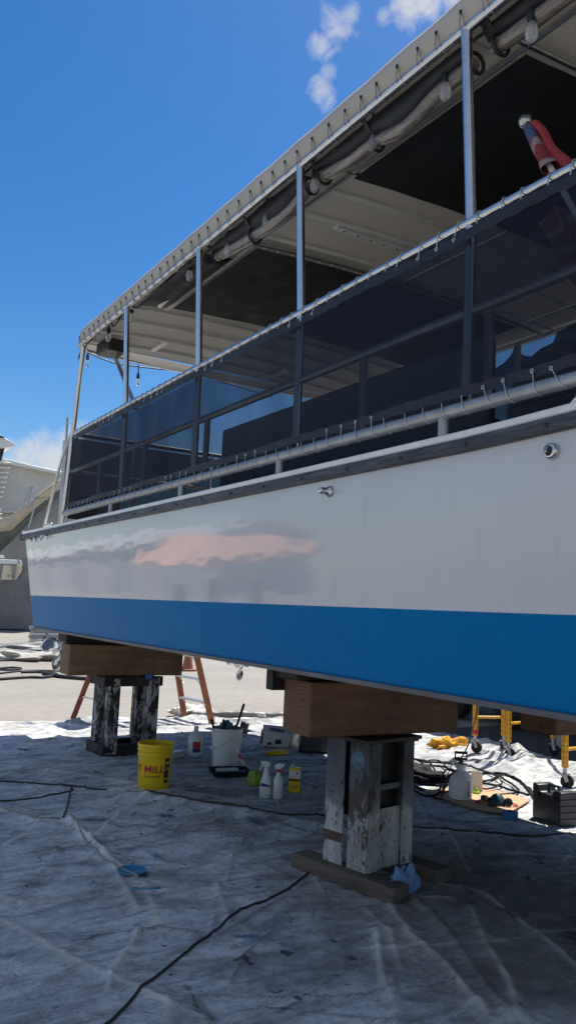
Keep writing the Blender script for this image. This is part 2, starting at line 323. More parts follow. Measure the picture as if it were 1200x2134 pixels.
# ------------------------------------------------------------------ mesh building
class B:
    def __init__(s): s.v = []; s.f = []; s.mi = []; s.cur = 0
    def mat(s, i): s.cur = i; return s
    def add(s, vs, fs):
        o = len(s.v); s.v += [tuple(p) for p in vs]; s.f += [tuple(i+o for i in f) for f in fs]; s.mi += [s.cur]*len(fs); return s
    def box(s, c, d, rot=(0, 0, 0), taper=1.0):
        M = Euler(rot).to_matrix(); h = [x/2 for x in d]; vs = []
        for z in (-1, 1):
            k = taper if z > 0 else 1
            for x, y in ((-1,-1),(1,-1),(1,1),(-1,1)): vs.append(M @ Vector((x*h[0]*k, y*h[1]*k, z*h[2])) + Vector(c))
        return s.add(vs, [(0,3,2,1),(4,5,6,7),(0,1,5,4),(1,2,6,5),(2,3,7,6),(3,0,4,7)])
    def bar(s, a, b, w, h, up=(0, 0, 1)):
        a, b = Vector(a), Vector(b); t = (b-a).normalized(); u = Vector(up)
        sd = t.cross(u).normalized(); u2 = sd.cross(t).normalized(); vs = []
        for p in (a, b):
            for i, j in ((-1,-1),(1,-1),(1,1),(-1,1)): vs.append(p + sd*i*w/2 + u2*j*h/2)
        return s.add(vs, [(0,3,2,1),(4,5,6,7),(0,1,5,4),(1,2,6,5),(2,3,7,6),(3,0,4,7)])
    def tube(s, pts, r, n=10, closed=False, caps=True):
        P = [Vector(p) for p in pts]; k = len(P)
        if not hasattr(r, '__len__'): r = [r]*k
        up = Vector((0, 0, 1)); vs = []; last = None
        for i in range(k):
            if closed: t = P[(i+1) % k]-P[i-1]
            else: t = P[min(i+1, k-1)]-P[max(i-1, 0)]
            t.normalize()
            if last is None:
                a = t.orthogonal() if abs(t.z) > .95 else t.cross(up)
            else: a = last - t*last.dot(t)
            a.normalize(); last = a; b = t.cross(a)
            for j in range(n):
                q = 2*math.pi*j/n; vs.append(P[i] + (a*math.cos(q)+b*math.sin(q))*r[i])
        fs = []
        for i in range(k if closed else k-1):
            i2 = (i+1) % k
            for j in range(n): fs.append((i*n+j, i*n+(j+1) % n, i2*n+(j+1) % n, i2*n+j))
        if caps and not closed: fs.append(tuple(range(n))[::-1]); fs.append(tuple((k-1)*n+j for j in range(n)))
        return s.add(vs, fs)
    def lathe(s, prof, n=24, c=(0, 0, 0), R=None, sx=1, sy=1, a0=0, capb=True, capt=True):
        vs = []; R = R or Matrix.Identity(3)
        for r, z in prof:
            for j in range(n):
                q = a0+2*math.pi*j/n; vs.append(R @ Vector((r*math.cos(q)*sx, r*math.sin(q)*sy, z)) + Vector(c))
        fs = []
        for i in range(len(prof)-1):
            for j in range(n): fs.append((i*n+j, i*n+(j+1) % n, (i+1)*n+(j+1) % n, (i+1)*n+j))
        if capb: fs.append(tuple(range(n))[::-1])
        if capt: fs.append(tuple((len(prof)-1)*n+j for j in range(n)))
        return s.add(vs, fs)
    def prism(s, poly, a, b):     # closed 2-D outline (list of Vector) swept by vector from offset a to b
        n = len(poly); a, b = Vector(a), Vector(b)
        vs = [Vector(p)+a for p in poly]+[Vector(p)+b for p in poly]
        fs = [tuple(range(n))[::-1], tuple(range(n, 2*n))]+[(i, (i+1) % n, n+(i+1) % n, n+i) for i in range(n)]
        return s.add(vs, fs)
    def grid(s, fn, nu, nv, thick=None):
        vs = [fn(i/(nu-1), j/(nv-1)) for i in range(nu) for j in range(nv)]
        return s.add(vs, [(i*nv+j, (i+1)*nv+j, (i+1)*nv+j+1, i*nv+j+1) for i in range(nu-1) for j in range(nv-1)])
    def obj(s, name, mats, parent=None, off=(0, 0, 0), angle=35, bevel=0, solid=0, loc=(0,0,0), rotz=0, sub=0):
        me = bpy.data.meshes.new(name); o_ = Vector(off)
        me.from_pydata([Vector(p)-o_ for p in s.v], [], s.f); me.update()
        if not isinstance(mats, (list, tuple)): mats = [mats]
        for k in mats: me.materials.append(MT[k] if isinstance(k, str) else k)
        me.polygons.foreach_set('material_index', s.mi)
        me.polygons.foreach_set('use_smooth', [True]*len(me.polygons))
        me.set_sharp_from_angle(angle=math.radians(angle))
        o = bpy.data.objects.new(name, me); COL.objects.link(o); o.location = loc; o.rotation_euler = (0, 0, rotz)
        if parent is not None: o.parent = parent
        if sub: q = o.modifiers.new('s', 'SUBSURF'); q.levels = sub; q.render_levels = sub
        if solid: q = o.modifiers.new('t', 'SOLIDIFY'); q.thickness = solid; q.offset = 0
        if bevel: q = o.modifiers.new('b', 'BEVEL'); q.width = bevel; q.segments = 2; q.limit_method = 'ANGLE'; q.angle_limit = math.radians(40)
        return o
def tag(o, label, cat, group=None, kind=None):
    o['label'] = label; o['category'] = cat
    if group: o['group'] = group
    if kind: o['kind'] = kind
    return o
def thing(name, label, cat, loc=(0, 0, 0), rotz=0, group=None):
    o = bpy.data.objects.new(name, None); COL.objects.link(o); o.empty_display_size = .2
    o.location = loc; o.rotation_euler = (0, 0, rotz); return tag(o, label, cat, group)
def structure(o): o['kind'] = 'structure'; return o
def dup(o, parent=None, loc=None, rotz=None):
    c = o.copy(); COL.objects.link(c)
    if parent is not None: c.parent = parent
    if loc is not None: c.location = loc
    if rotz is not None: c.rotation_euler = (0, 0, rotz)
    return c
def copy_tree(o, loc, rotz, label, parent=None):
    c = o.copy(); COL.objects.link(c)
    if parent is not None: c.parent = parent
    else: c.location = loc; c.rotation_euler = (0, 0, rotz); c['label'] = label
    for ch in list(o.children): copy_tree(ch, None, None, None, c)
    return c
def smooth_path(pts, n=8):
    P = [Vector(p) for p in pts]; o = []
    for i in range(len(P)-1):
        p0, p1, p2, p3 = P[max(i-1, 0)], P[i], P[i+1], P[min(i+2, len(P)-1)]
        for k in range(n):
            t = k/n; o.append(.5*((2*p1)+(p2-p0)*t+(2*p0-5*p1+4*p2-p3)*t*t+(3*p1-p0-3*p2+p3)*t**3))
    o.append(P[-1]); return o
def text_bm(txt, h, bold=.0, extrude=.0):      # flat letters as vertices and faces, x right y up
    cu = bpy.data.curves.new('t', 'FONT'); cu.body = txt; cu.size = h*1.35; cu.offset = bold; cu.resolution_u = 3
    o = bpy.data.objects.new('t', cu); COL.objects.link(o); bpy.context.view_layer.update()
    me = bpy.data.meshes.new_from_object(o.evaluated_get(bpy.context.evaluated_depsgraph_get()))
    vs = [v.co.copy() for v in me.vertices]; fs = [tuple(p.vertices) for p in me.polygons]
    bpy.data.objects.remove(o); bpy.data.curves.remove(cu); bpy.data.meshes.remove(me); return vs, fs
# value noise in numpy for cloth
def vnoise(x, y, seed):
    xi = np.floor(x).astype(int); yi = np.floor(y).astype(int); fx = x-xi; fy = y-yi
    fx = fx*fx*fx*(fx*(fx*6-15)+10); fy = fy*fy*fy*(fy*(fy*6-15)+10)
    def h(a, b):
        n = (a*374761393+b*668265263+seed*1442695041) & 0x7fffffff
        n = ((n ^ (n >> 13))*1274126177) & 0x7fffffff
        return ((n ^ (n >> 16)) & 0xffff)/65535.0
    return (h(xi, yi)*(1-fx)+h(xi+1, yi)*fx)*(1-fy)+(h(xi, yi+1)*(1-fx)+h(xi+1, yi+1)*fx)*fy
# ------------------------------------------------------------------ ground
b = B(); R_ = 1500
b.add([(-R_,-R_,-.012),(R_,-R_,-.012),(R_,R_,-.012),(-R_,R_,-.012)], [(0,1,2,3)])
structure(b.obj('ground', 'concrete'))
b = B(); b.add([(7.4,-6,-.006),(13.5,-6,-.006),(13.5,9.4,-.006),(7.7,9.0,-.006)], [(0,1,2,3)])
structure(b.obj('shade_asphalt_apron', 'asphalt'))  # dark asphalt laid in so its colour deepens the shade beyond the cloth
# ---- canvas drop cloth
def creases():
    C = []
    def px(*pts, h=.02, w=.03): C.append(([at(*p)[:2] for p in pts], h, w))
    px((255,1668),(330,1674),(430,1688),(560,1712),(690,1738),(800,1752), h=.045, w=.10)
    px((0,1690),(75,1720),(145,1722),(215,1790),(285,1845), h=.02, w=.03)
    px((145,1722),(230,1810),(285,1905), h=.02, w=.035)
    px((145,1722),(350,1742),(530,1758), h=.018, w=.04)
    px((0,1880),(60,1895),(150,1890), h=.014, w=.03)
    px((285,1960),(270,1985),(230,2040),(225,2075), h=.018, w=.018)
    px((285,1960),(330,1945),(400,1952), h=.016, w=.02)
    px((300,1850),(330,1935),(285,1960), h=.012, w=.03)
    px((0,1930),(130,2000),(260,2060),(420,2134), h=.014, w=.05)
    px((560,1960),(510,2000),(480,2060), h=.018, w=.02)
    px((450,1850),(470,1910),(476,1935), h=.012, w=.02)
    px((810,1900),(850,1960),(910,2010),(960,2070),(1010,2134), h=.03, w=.06)
    px((870,1885),(940,1960),(985,2030),(1060,2134), h=.024, w=.05)
    px((980,1900),(1010,1980),(1060,2060),(1075,2134), h=.02, w=.045)
    px((780,1950),(795,2050),(830,2134), h=.016, w=.03)
    px((640,1850),(560,1900),(420,1980), h=.012, w=.06)
    px((900,1850),(1000,1870),(1080,1930),(1200,2030), h=.02, w=.06)
    px((830,1735),(950,1745),(1110,1762), h=.02, w=.05)
    px((560,1720),(700,1760),(690,1800), h=.014, w=.04)
    px((330,1660),(250,1700),(190,1760), h=.014, w=.04)
    px((0,1600),(110,1610),(280,1640), h=.014, w=.06)
    px((600,1640),(740,1650),(900,1662),(1000,1690), h=.012, w=.04)
    # rumples in the sunlit part at the right
    px((1075,1580),(1100,1600),(1150,1605),(1200,1612), h=.075, w=.13)
    px((880,1585),(960,1590),(1040,1600),(1090,1620), h=.03, w=.10)
    px((1010,1545),(1030,1570),(1080,1580), h=.05, w=.12)
    px((1040,1590),(1100,1635),(1190,1640), h=.03, w=.09)
    px((900,1560),(1000,1575),(1060,1595), h=.05, w=.07)
    # edges lying in folds at the back
    px((-60,1500),(60,1499),(160,1502),(280,1497),(390,1496), h=.05, w=.09)
    px((0,1515),(90,1512),(190,1522), h=.035, w=.05)
    px((-20,1530),(70,1520),(120,1540),(180,1560), h=.03, w=.05)
    px((400,1500),(500,1510),(600,1505), h=.05, w=.08)
    for k in range(110):
        cx, cy = rng.uniform(0, 6.5), rng.uniform(1.6, 9.5); a = rng.choice([.9, 2.2, 2.6, -.3])+rng.normal(0, .35); l = rng.uniform(.3, 1.5)
        C.append(([(cx, cy), (cx+l*.5*math.cos(a)+rng.normal(0, .04), cy+l*.5*math.sin(a)), (cx+l*math.cos(a+.12), cy+l*math.sin(a+.12))], rng.uniform(.004, .012), rng.uniform(.009, .028)))
    return C
CR = creases()
def cloth_h(X, Y, fine=True, wear_shade_out=None):
    h = .010+.010*(vnoise(X*.9, Y*.9, 3))+.005*np.abs(vnoise(X*1.8+9, Y*1.8, 5)-.5)*2
    r1 = 1-np.abs(vnoise(X*1.5+Y*.7, Y*1.3-X*.6, 11)*2-1); h = h+.008*np.maximum(0, r1-.84)/.16
    r2 = 1-np.abs(vnoise(X*3.1-Y*2.0+4, Y*2.6+X*1.1, 17)*2-1); h = h+.008*np.maximum(0, r2-.86)/.14
    r3 = 1-np.abs(vnoise(X*5.5+Y*4+4, Y*6.2-X*3.1, 23)*2-1); h = h+.004*np.maximum(0, r3-.8)/.2
    if fine: h = h+.003*(vnoise(X*13, Y*13, 29)-.5)+.0014*(vnoise(X*31, Y*31, 31)-.5)
    # rougher where it is bunched up at the right
    g = np.clip((X-5.2)/1.2, 0, 1)*np.clip((Y-4.6)/1, 0, 1)
    h = h+g*.05*(vnoise(X*2.2, Y*2.6, 41))*(vnoise(X*.9, Y*.9, 43))+g*.02*np.maximum(0, 1-np.abs(vnoise(X*4+Y, Y*5, 47)*2-1)-.5)
    wear_shade = np.zeros(X.shape)
    for k, (pts, hh, w) in enumerate(CR):
        xs = [float(p[0]) for p in pts]; ys = [float(p[1]) for p in pts]; m_ = 6*w
        sel = (X > min(xs)-m_) & (X < max(xs)+m_) & (Y > min(ys)-m_) & (Y < max(ys)+m_)
        if not sel.any(): continue
        x_, y_ = X[sel], Y[sel]; d = np.full(x_.shape, 9.0)
        for (ax, ay), (bx, by) in zip(pts[:-1], pts[1:]):
            ux, uy = bx-ax, by-ay; l2 = ux*ux+uy*uy+1e-9
            t = np.clip(((x_-ax)*ux+(y_-ay)*uy)/l2, 0, 1)
            d = np.minimum(d, np.hypot(x_-ax-t*ux, y_-ay-t*uy))
        w2 = w*(.75+.5*vnoise(x_*3, y_*3, 53))
        h[sel] += 1.15*hh*np.exp(-(d/w2)**1.15)
        if wear_shade_out is not None: wear_shade_out[sel] += (.9 if k % 3 else -.9)*np.exp(-(d/(.5*np.minimum(w2, .03)))**1.5)*(.3+.9*vnoise(x_*7, y_*7, 59))
    return h
def th(x, y): return float(cloth_h(np.array([x*1.0]), np.array([y*1.0]))[0])
nx_, ny_ = 620, 760
gx = np.linspace(-1.2, 7.75, nx_); gy = .6+10.1*(np.linspace(0, 1, ny_)**1.25)
GX, GY = np.meshgrid(gx, gy, indexing='ij')
ew = .10*(vnoise(GY*1.5, GX*0, 61)-.5)*np.clip((GX-6.5), 0, 1)*2; 
GX2 = GX+ew; GY2 = GY+(.36-.09*GX+.16*(vnoise(GX*1.3, GY*0, 67)-.5))*np.clip((GY-8)/2.7, 0, 1)
WEAR_SHADE = np.zeros(GX.shape); GZ = cloth_h(GX2, GY2, True, WEAR_SHADE)
b = B(); b.v = [tuple(p) for p in np.stack([GX2, GY2, GZ], -1).reshape(-1, 3).tolist()]
b.f = [(i*ny_+j, (i+1)*ny_+j, (i+1)*ny_+j+1, i*ny_+j+1) for i in range(nx_-1) for j in range(ny_-1)]; b.mi = [0]*len(b.f)
dc = b.obj('drop_cloth', 'tarp', angle=80); at_ = dc.data.attributes.new('wear_shade', 'FLOAT', 'POINT'); at_.data.foreach_set('value', WEAR_SHADE.reshape(-1).astype(np.float32))
tag(dc, 'big wrinkled grey canvas drop cloth stained with paint, spread under the boat', 'drop cloth')
G = lambda px, py: at(px, py)
def gz(px, py, dz=0):
    p = at(px, py); h = th(p.x, p.y); p = at(px, py, 2, h); p.z = h+dz; return p
# ------------------------------------------------------------------ the boat on stands
OFF = (4.05, 3.0, 1.25)
XN, XF, XC = 2.35, 5.75, 4.05
boat = thing('tour_boat', 'long white and blue passenger boat with canopied upper deck, hauled out on timber blocks', 'boat', OFF)
def bo(b, name, mats, parent=boat, **k): return b.obj(name, mats, parent, OFF, **k)
def half(y):            # half beam along the boat
    if y > 0.5: return 1.70
    t = min(1, (0.5-y)/6.0); return 1.70*math.sqrt(max(0.0004, 1-t**2.2))
def sheer(y): return 2.352 + (.10*((2.6-y)/2.6)**1.6 if y < 2.6 else 0)
def mkhull():
    b = B(); ys = [None]+[9.2-.35*i for i in range(30)]+[-1.2,-2,-2.8,-3.6,-4.3,-4.9,-5.3,-5.45]
    rings = []
    lv = [(1.255,.035),(1.608,.028)]          # height, flare inset
    for k, y in enumerate(ys):
        r = []
        for s in (-1, 1):
            zs = [1.255, 1.33, 1.42, 1.52, 1.608, 1.70, 1.85, 2.0, 2.15, 2.27]
            for z in zs:
                f = (z-1.25)/1.1
                yy = (9.35+.58*f) if y is None else y
                hb = half(yy)-.045+.045*f
                zz = z if y is None or yy > 2.6 else z+(sheer(yy)-2.352)*max(0, f)**2
                r.append((XC+s*hb, yy, zz))
        rings.append(r)
    n = 10
    o = len(b.v)
    for r in rings: b.v += r
    m = 2*n
    for i in range(len(rings)-1):
        for s in (0, 1):
            for j in range(n-1):
                a, c = i*m+s*n+j, (i+1)*m+s*n+j
                f = (a, c, c+1, a+1) if s == 0 else (a, a+1, c+1, c)
                b.f.append(f); b.mi.append(0 if j >= 4 else 1)
        # bottom
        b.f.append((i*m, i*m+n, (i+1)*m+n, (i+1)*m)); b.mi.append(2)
    # transom
    for j in range(n-1): b.f.append((j, j+1, n+j+1, n+j)); b.mi.append(0 if j >= 4 else 1)
    return b
hull = bo(mkhull(), 'hull', ['topsides', 'bluehull', 'under'], angle=50)
# chine strip
b = B()
b.prism([(XN+.022, 0, 1.240), (XN+.022, 0, 1.262), (XN+.09, 0, 1.262), (XN+.09, 0, 1.240)], (0, -1, 0), (0, 9.36, 0))
bo(b, 'chine_strip', 'stripgrey')
# rub rail, deck edge, deck
ylist = [10.0-.3*i for i in range(33)]+[.1-.4*i for i in range(1, 13)]
def rail_strip(x0, z0, x1, z1, name, mt):
    b = B(); vs = []
    for y in ylist:
        hb = half(y); s = sheer(y)
        for (dx, dz) in ((x0, z0), (x1, z0), (x1, z1), (x0, z1)): vs.append((XC-hb-dx, y, s+dz))
    fs = []
    for i in range(len(ylist)-1):
        for j in range(4): fs.append((i*4+j, i*4+(j+1) % 4, (i+1)*4+(j+1) % 4, (i+1)*4+j))
    fs.append((0, 1, 2, 3)); e = 4*(len(ylist)-1); fs.append((e+3, e+2, e+1, e))
    b.add(vs, fs); return bo(b, name, mt, angle=30, bevel=.008)
rub = rail_strip(-.02, -.088, .026, -.030, 'rub_rail', 'rubrail')
rail_strip(-.10, -.029, .010, .008, 'deck_edge', 'whitepaint')
bolt = B().lathe([(.009, 0), (.009, .004), (.004, .007)], 8, (0, 0, 0), Matrix.Rotation(-math.pi/2, 3, 'Y')).obj('bolt', 'rusty', rub)
for i, y in enumerate([9.6-.42*i for i in range(24)]):
    o = bolt if i == 0 else dup(bolt); o.location = Vector((XC-half(y)-.026, y, sheer(y)-.06))-Vector(OFF)
b = B(); b.add([(XC-1.6, 9.8, 2.325), (XC+1.7, 9.8, 2.325), (XC+1.7, -.5, 2.325), (XC, -5, 2.325), (XC-1.6, -.5, 2.325)], [(0,1,2,3,4)])
bo(b, 'deck', 'deck', solid=.03)
b = B()       # far side gunwale so the hull is closed on top
b.bar((XF-.03, 9.9, 2.31), (XF-.03, .3, 2.31), .1, .09); bo(b, 'far_gunwale', 'whitepaint')
# raised bow bulwark with bracket at the right edge of the view
b = B(); b.prism([(0, 1.98, 2.36), (0, 1.93, 2.40), (0, 1.88, 2.50), (0, .2, 2.56), (0, .2, 2.36)], (2.352, 0, 0), (2.40, 0, 0))
bo(b, 'bulwark', 'whitepaint', bevel=.01)
# hull fittings
def flange(y, z, r, name, dome):
    c = (XN-.0+.004, y, z); Rm = Matrix.Rotation(-math.pi/2, 3, 'Y')
    b = B()
    if dome: b.lathe([(r, 0), (r*1.0, .006), (r*.85, .014), (r*.62, .018), (r*.6, .05), (r*.5, .066), (r*.25, .072)], 22, c, Rm)
    else: b.lathe([(r, 0), (r, .008), (r*.86, .022), (r*.62, .024), (r*.5, .015)], 24, c, Rm, capt=False)
    o = bo(b, name, 'chrome', angle=60)
    if not dome:
        b = B(); b.lathe([(r*.51, .0), (r*.51, .014)], 20, c, Rm); b.obj('opening', 'ink', o, OFF)
flange(2.034, 2.205, .031, 'drain_fitting', False)
flange(3.487, 2.20, .030, 'vent_fitting', True)
for y, r in ((9.60, .018), (9.42, .030), (9.2, .026)): flange(y, 2.245, r, 'drain_fitting', False)
flange(8.95, 2.25, .030, 'vent_fitting', True)
# ---- deck railings
PY = [2.54, 3.94, 5.34, 6.86]                 # stanchions
RX = 2.40
def hz(y): return 3.31
def lz(y): return 2.468
pts = [(RX, y, hz(y)) for y in (-1.5, 0, 2, 4, 6, 8, 8.35)]
bo(B().tube(pts, .024, 12), 'handrail', 'chrome', angle=60)
bo(B().tube([(RX+.03, y, 2.915) for y in (-1.5, 8.4)], .024, 12), 'mid_rail', 'alu', angle=60)
bo(B().tube([(RX-.02, y, lz(y)) for y in (-1.5, 1.9, 5, 8.45)], .030, 12), 'lower_rail', 'lowrail', angle=60)
def stan(y, ytop, name='stanchion'):
    bo(B().tube([(RX+.03, y+.03, 2.50), (RX+.005, y, 3.31), (2.352, ytop, 4.205)], .0255, 12), name, 'chrome', angle=60)
for y in PY+[1.1, -.4]: stan(y, y)
bo(B().tube([(RX, 8.55, 2.36), (RX, 8.42, 3.31), (2.38, 8.22, 4.22)], .026, 12), 'stanchion', 'chrome', angle=60)
for y in PY+[1.2]:
    bo(B().tube([(RX-.02, y+.12, 2.345), (RX-.02, y+.12, 2.47)], .024, 12), 'rail_foot', 'lowrail')
for y0 in (2.455, 5.21, 6.4, 7.55, 3.35):
    bo(B().tube([(RX+.04, y0, 2.90), (RX+.04, y0, 2.50)], .022, 10), 'rail_post', 'lowrail')
# stern rail
bo(B().tube([(RX, 8.40, 3.31), (XC, 8.5, 3.33), (XF-.05, 8.4, 3.31)], .024, 12), 'stern_rail', 'blackpl', angle=60)
bo(B().tube([(RX, 8.45, 2.915), (XF-.05, 8.45, 2.915)], .022, 10), 'stern_mid_rail', 'alu')
for x in (3.1, 4.05, 5.0): bo(B().tube([(x, 8.47, 2.34), (x, 8.47, 3.32)], .022, 10), 'rail_post', 'alu')
# far side rails and posts
bo(B().tube([(XF-.05, -1.5, 3.31), (XF-.05, 8.4, 3.31)], .024, 10), 'handrail', 'alu')
for y in PY+[1.1, 8.3]: bo(B().tube([(XF-.05, y, 2.34), (XF-.05, y, 4.2)], .026, 10), 'stanchion', 'alu')
# ---- shade screens
def wob(u, v, k): return .010*math.sin(u*9+k)*math.sin(v*3.1+k)+.004*math.sin(u*23+2*k)*math.sin(v*3.1)
def scr(u, v):
    y = -1.2+u*9.55; top = 3.265-.010*abs(math.sin(math.pi*(y/.1275)))
    bot = 2.512+.006*abs(math.sin(math.pi*(y/.1275)))
    if y > 8.2: y = y-.05*math.sin(v*math.pi)
    return (2.362+wob(u*6, v, 1), y, bot+(top-bot)*v)
bo(B().grid(lambda u, v: (RX+.062, -1.2+u*9.4, 2.93+.36*v), 40, 3), 'inner_screen', 'screenin')
bo(B().grid(lambda u, v: (RX+.075, 5.46+u*2.9, 2.50+.44*v), 20, 3), 'inner_screen', 'screenin')
bo(B().grid(lambda u, v: (RX+.082, 5.46+u*2.9, 2.93+.35*v), 20, 3), 'inner_screen', 'screenin')
screen = bo(B().grid(scr, 330, 10), 'shade_screen', 'screen', angle=80)
def hem(z0, z1):
    return lambda u, v: (scr(u, z0+(z1-z0)*v)[0]-.003, scr(u, v)[1], scr(u, 0)[2]+(scr(u, 1)[2]-scr(u, 0)[2])*(z0+(z1-z0)*v))
h1 = B().grid(hem(.935, 1.004), 330, 3); h1.obj('hem', 'screenhem', screen, OFF)
h2 = B().grid(hem(-.006, .055), 330, 3); h2.obj('hem', 'screenhem', screen, OFF)
b = B()
b.grid(lambda u, v: (RX+.02+u*(XF-RX-.1), 8.46+.02*math.sin(u*14), 2.42+.86*v), 40, 4)
bo(b, 'stern_screen', 'screenfar')
b = B()                                        # far side: dense curtains with scooped tops
def far(u, v):
    y = -1.2+u*9.5
    ph = (y-1.1) % 1.42/1.42
    top = 4.225
    for c0, w0 in ((5.15, .22), (5.75, .34)):
        if abs(y-c0) < w0: top = 4.20-.16*math.sqrt(1-((y-c0)/w0)**2)
    if y > 6.9: top = 3.33-.02*math.sin(math.pi*ph)
    return (XF-.03+.012*math.sin(y*8), y, 2.36+(top-2.36)*v)
b.grid(far, 320, 6); bo(b, 'far_curtain', 'screenfar')
# cord loops: one shape of each kind, copied along the rails
def ring(c, r, n=12, tilt=0.0):
    return [Vector((c[0]+r*math.cos(2*math.pi*i/n), c[1]+tilt*math.sin(2*math.pi*i/n), c[2]+r*math.sin(2*math.pi*i/n))) for i in range(n)]
b = B(); b.tube([(.0, 0, .027), (-.021, 0, .019), (-.028, .002, 0), (-.029, .004, -.025), (-.034, .004, -.058)], .0030, 6)
b.tube([Vector((-.036, .004+.008*math.cos(a), -.066+.008*math.sin(a))) for a in [i*math.pi/5 for i in range(10)]], .0028, 6, closed=True)
l1 = b.obj('handrail_loop', 'dull_alu', screen, (0, 0, 0), loc=(0, 0, 0))
b = B(); b.tube([(.0, -.01, -.033), (-.024, -.008, -.022), (-.034, 0, 0), (-.030, .008, .022), (-.016, .030, .062)], .0023, 6)
b.tube([Vector((-.016, .033+.007*math.cos(a), .069+.007*math.sin(a))) for a in [i*math.pi/5 for i in range(10)]], .0028, 6, closed=True)
l2 = b.obj('lower_loop', 'dull_alu', screen, (0, 0, 0))
k = 0
for i in range(66):
    y = .05+i*.1275+rng.normal(0, .008)
    p = Vector((RX, y, 3.31))-Vector(OFF); q = Vector((RX-.02, y+.04, lz(y)))-Vector(OFF)
    a = l1 if i == 0 else dup(l1); c = l2 if i == 0 else dup(l2)
    a.location = p; c.location = q
    a.rotation_euler = (rng.normal(0, .16), 0, 0); c.rotation_euler = (rng.normal(0, .10), 0, 0)
# ---- canopy
def canz(x): return 4.30+.075*(1-((x-XC)/1.72)**2)
def cany(v, x): return -1.6+v*(9.92+.16*(1-((x-XC)/1.72)**2))
b = B()
prof = [(2.345, 4.235), (2.315, 4.275), (2.315, 4.335), (2.335, 4.372), (2.40, 4.395)]+[(2.40+i*.30, None) for i in range(1, 11)]
prof = [(x, z if z else 4.395+.075*(1-((x-XC)/1.66)**2)) for x, z in prof]+[(5.70, 4.395), (5.765, 4.37), (5.785, 4.33), (5.785, 4.27), (5.755, 4.235)]
n = len(prof); ny = 60; vs = []; 
for i in range(ny):
    v = i/(ny-1)
    for x, z in prof:
        e = max(0, (v-.985)/.015)
        vs.append((XC+(x-XC)*(1-.02*e), cany(v, x), z-.05*e*e+.004*math.sin(v*60*math.pi/1.5)))
b.add(vs, [(i*n+j, (i+1)*n+j, (i+1)*n+j+1, i*n+j+1) for i in range(ny-1) for j in range(n-1)])
canopy = bo(b, 'canopy', 'canvas', angle=70)
# ceiling cloth a little under the top, stretched over the ribs
b = B(); b.grid(lambda u, v: (2.36+u*3.38, cany(v, 2.36+u*3.38)-.02, canz(2.36+u*3.38)-.035), 14, 60); b.obj('ceiling', 'canvas', canopy, OFF)
b = B(); e = [(2.36+i*.338, cany(1, 2.36+i*.338)-.02, 4.25) for i in range(11)]
b.add([(x, y, 4.225) for x, y, z in e]+[(x, y+.03, 4.33) for x, y, z in e], [(i, i+1, 12+i, 11+i) for i in range(10)]); b.obj('stern_valance', 'canvas', canopy, OFF)
tube_p = [(2.352, -1.6, 4.215), (2.352, 2, 4.215), (2.352, 6, 4.222), (2.352, 8.0, 4.232), (2.37, 8.25, 4.235), (2.45, 8.36, 4.235), (2.6, 8.41, 4.235)]
tube_p += [(XC, 8.50, 4.25), (5.5, 8.41, 4.235), (5.70, 8.3, 4.23), (5.748, 8.1, 4.225), (5.748, -1.6, 4.215)]
bo(B().tube(smooth_path(tube_p, 5), .0245, 12), 'canopy_frame', 'chrome', angle=60)
def rib(y, r=.017, m='whitepaint', dz=-.055):
    b = B(); b.tube([(2.36+i*.338, y, canz(2.36+i*.338)+dz) for i in range(11)], r, 8); return b.obj('rib', m, canopy, OFF, angle=60)
for y in (.2, 1.3, 2.60, 4.17, 4.53, 4.98, 5.9, 6.93, 7.32, 7.74, 8.12): rib(y)
rib(2.48, .014, 'alu', -.085); rib(5.06, .014, 'alu', -.09); rib(3.86, .013, 'alu', -.085)
b = B(); b.box((3.62, 4.62, canz(3.4)-.055), (1.1, .06, .02)); bat = b.obj('batten', 'whitepaint', canopy, OFF)
b = B()
for i in range(9): b.lathe([(.008, 0), (.006, -.006)], 8, (3.15+i*.12, 4.62, canz(3.4)-.066))
b.obj('screw', 'rusty', bat, OFF)
for x in (3.1, 4.6):
    b = B(); b.box((x, 7.93, 4.29), (.05, .36, .025)); b.obj('brace', 'whitepaint', canopy, OFF)
# longitudinal inner rails
for x in (2.68, XC, 5.4):
    b = B(); b.tube([(x, -1.5, canz(x)-.085), (x, 6.75, canz(x)-.085)], .015, 8); b.obj('purlin', 'alu', canopy, OFF)
# laced black shade panels under the ceiling
for y0, y1 in ((2.50, 3.87), (5.08, 6.62)):
    b = B(); b.grid(lambda u, v: (2.69+u*2.7, y0+(y1-y0)*v+(.003*math.sin(u*40) if v in (0, 1) else 0), canz(2.69+u*2.7)-.115-.018*math.sin(v*math.pi)*math.sin(u*math.pi)), 50, 12)
    pn = b.obj('shade_panel', 'panelmesh', canopy, OFF)
    b = B()
    for i in range(22):
        x = 2.75+i*.12; yy = y1 if y0 < 3 else y0
        b.tube([(x, yy, canz(x)-.115), (x+.01, yy+(.03 if yy == y1 else -.03), canz(x)-.09)], .005, 5)
    b.obj('lacing', 'dull_alu', pn, OFF)
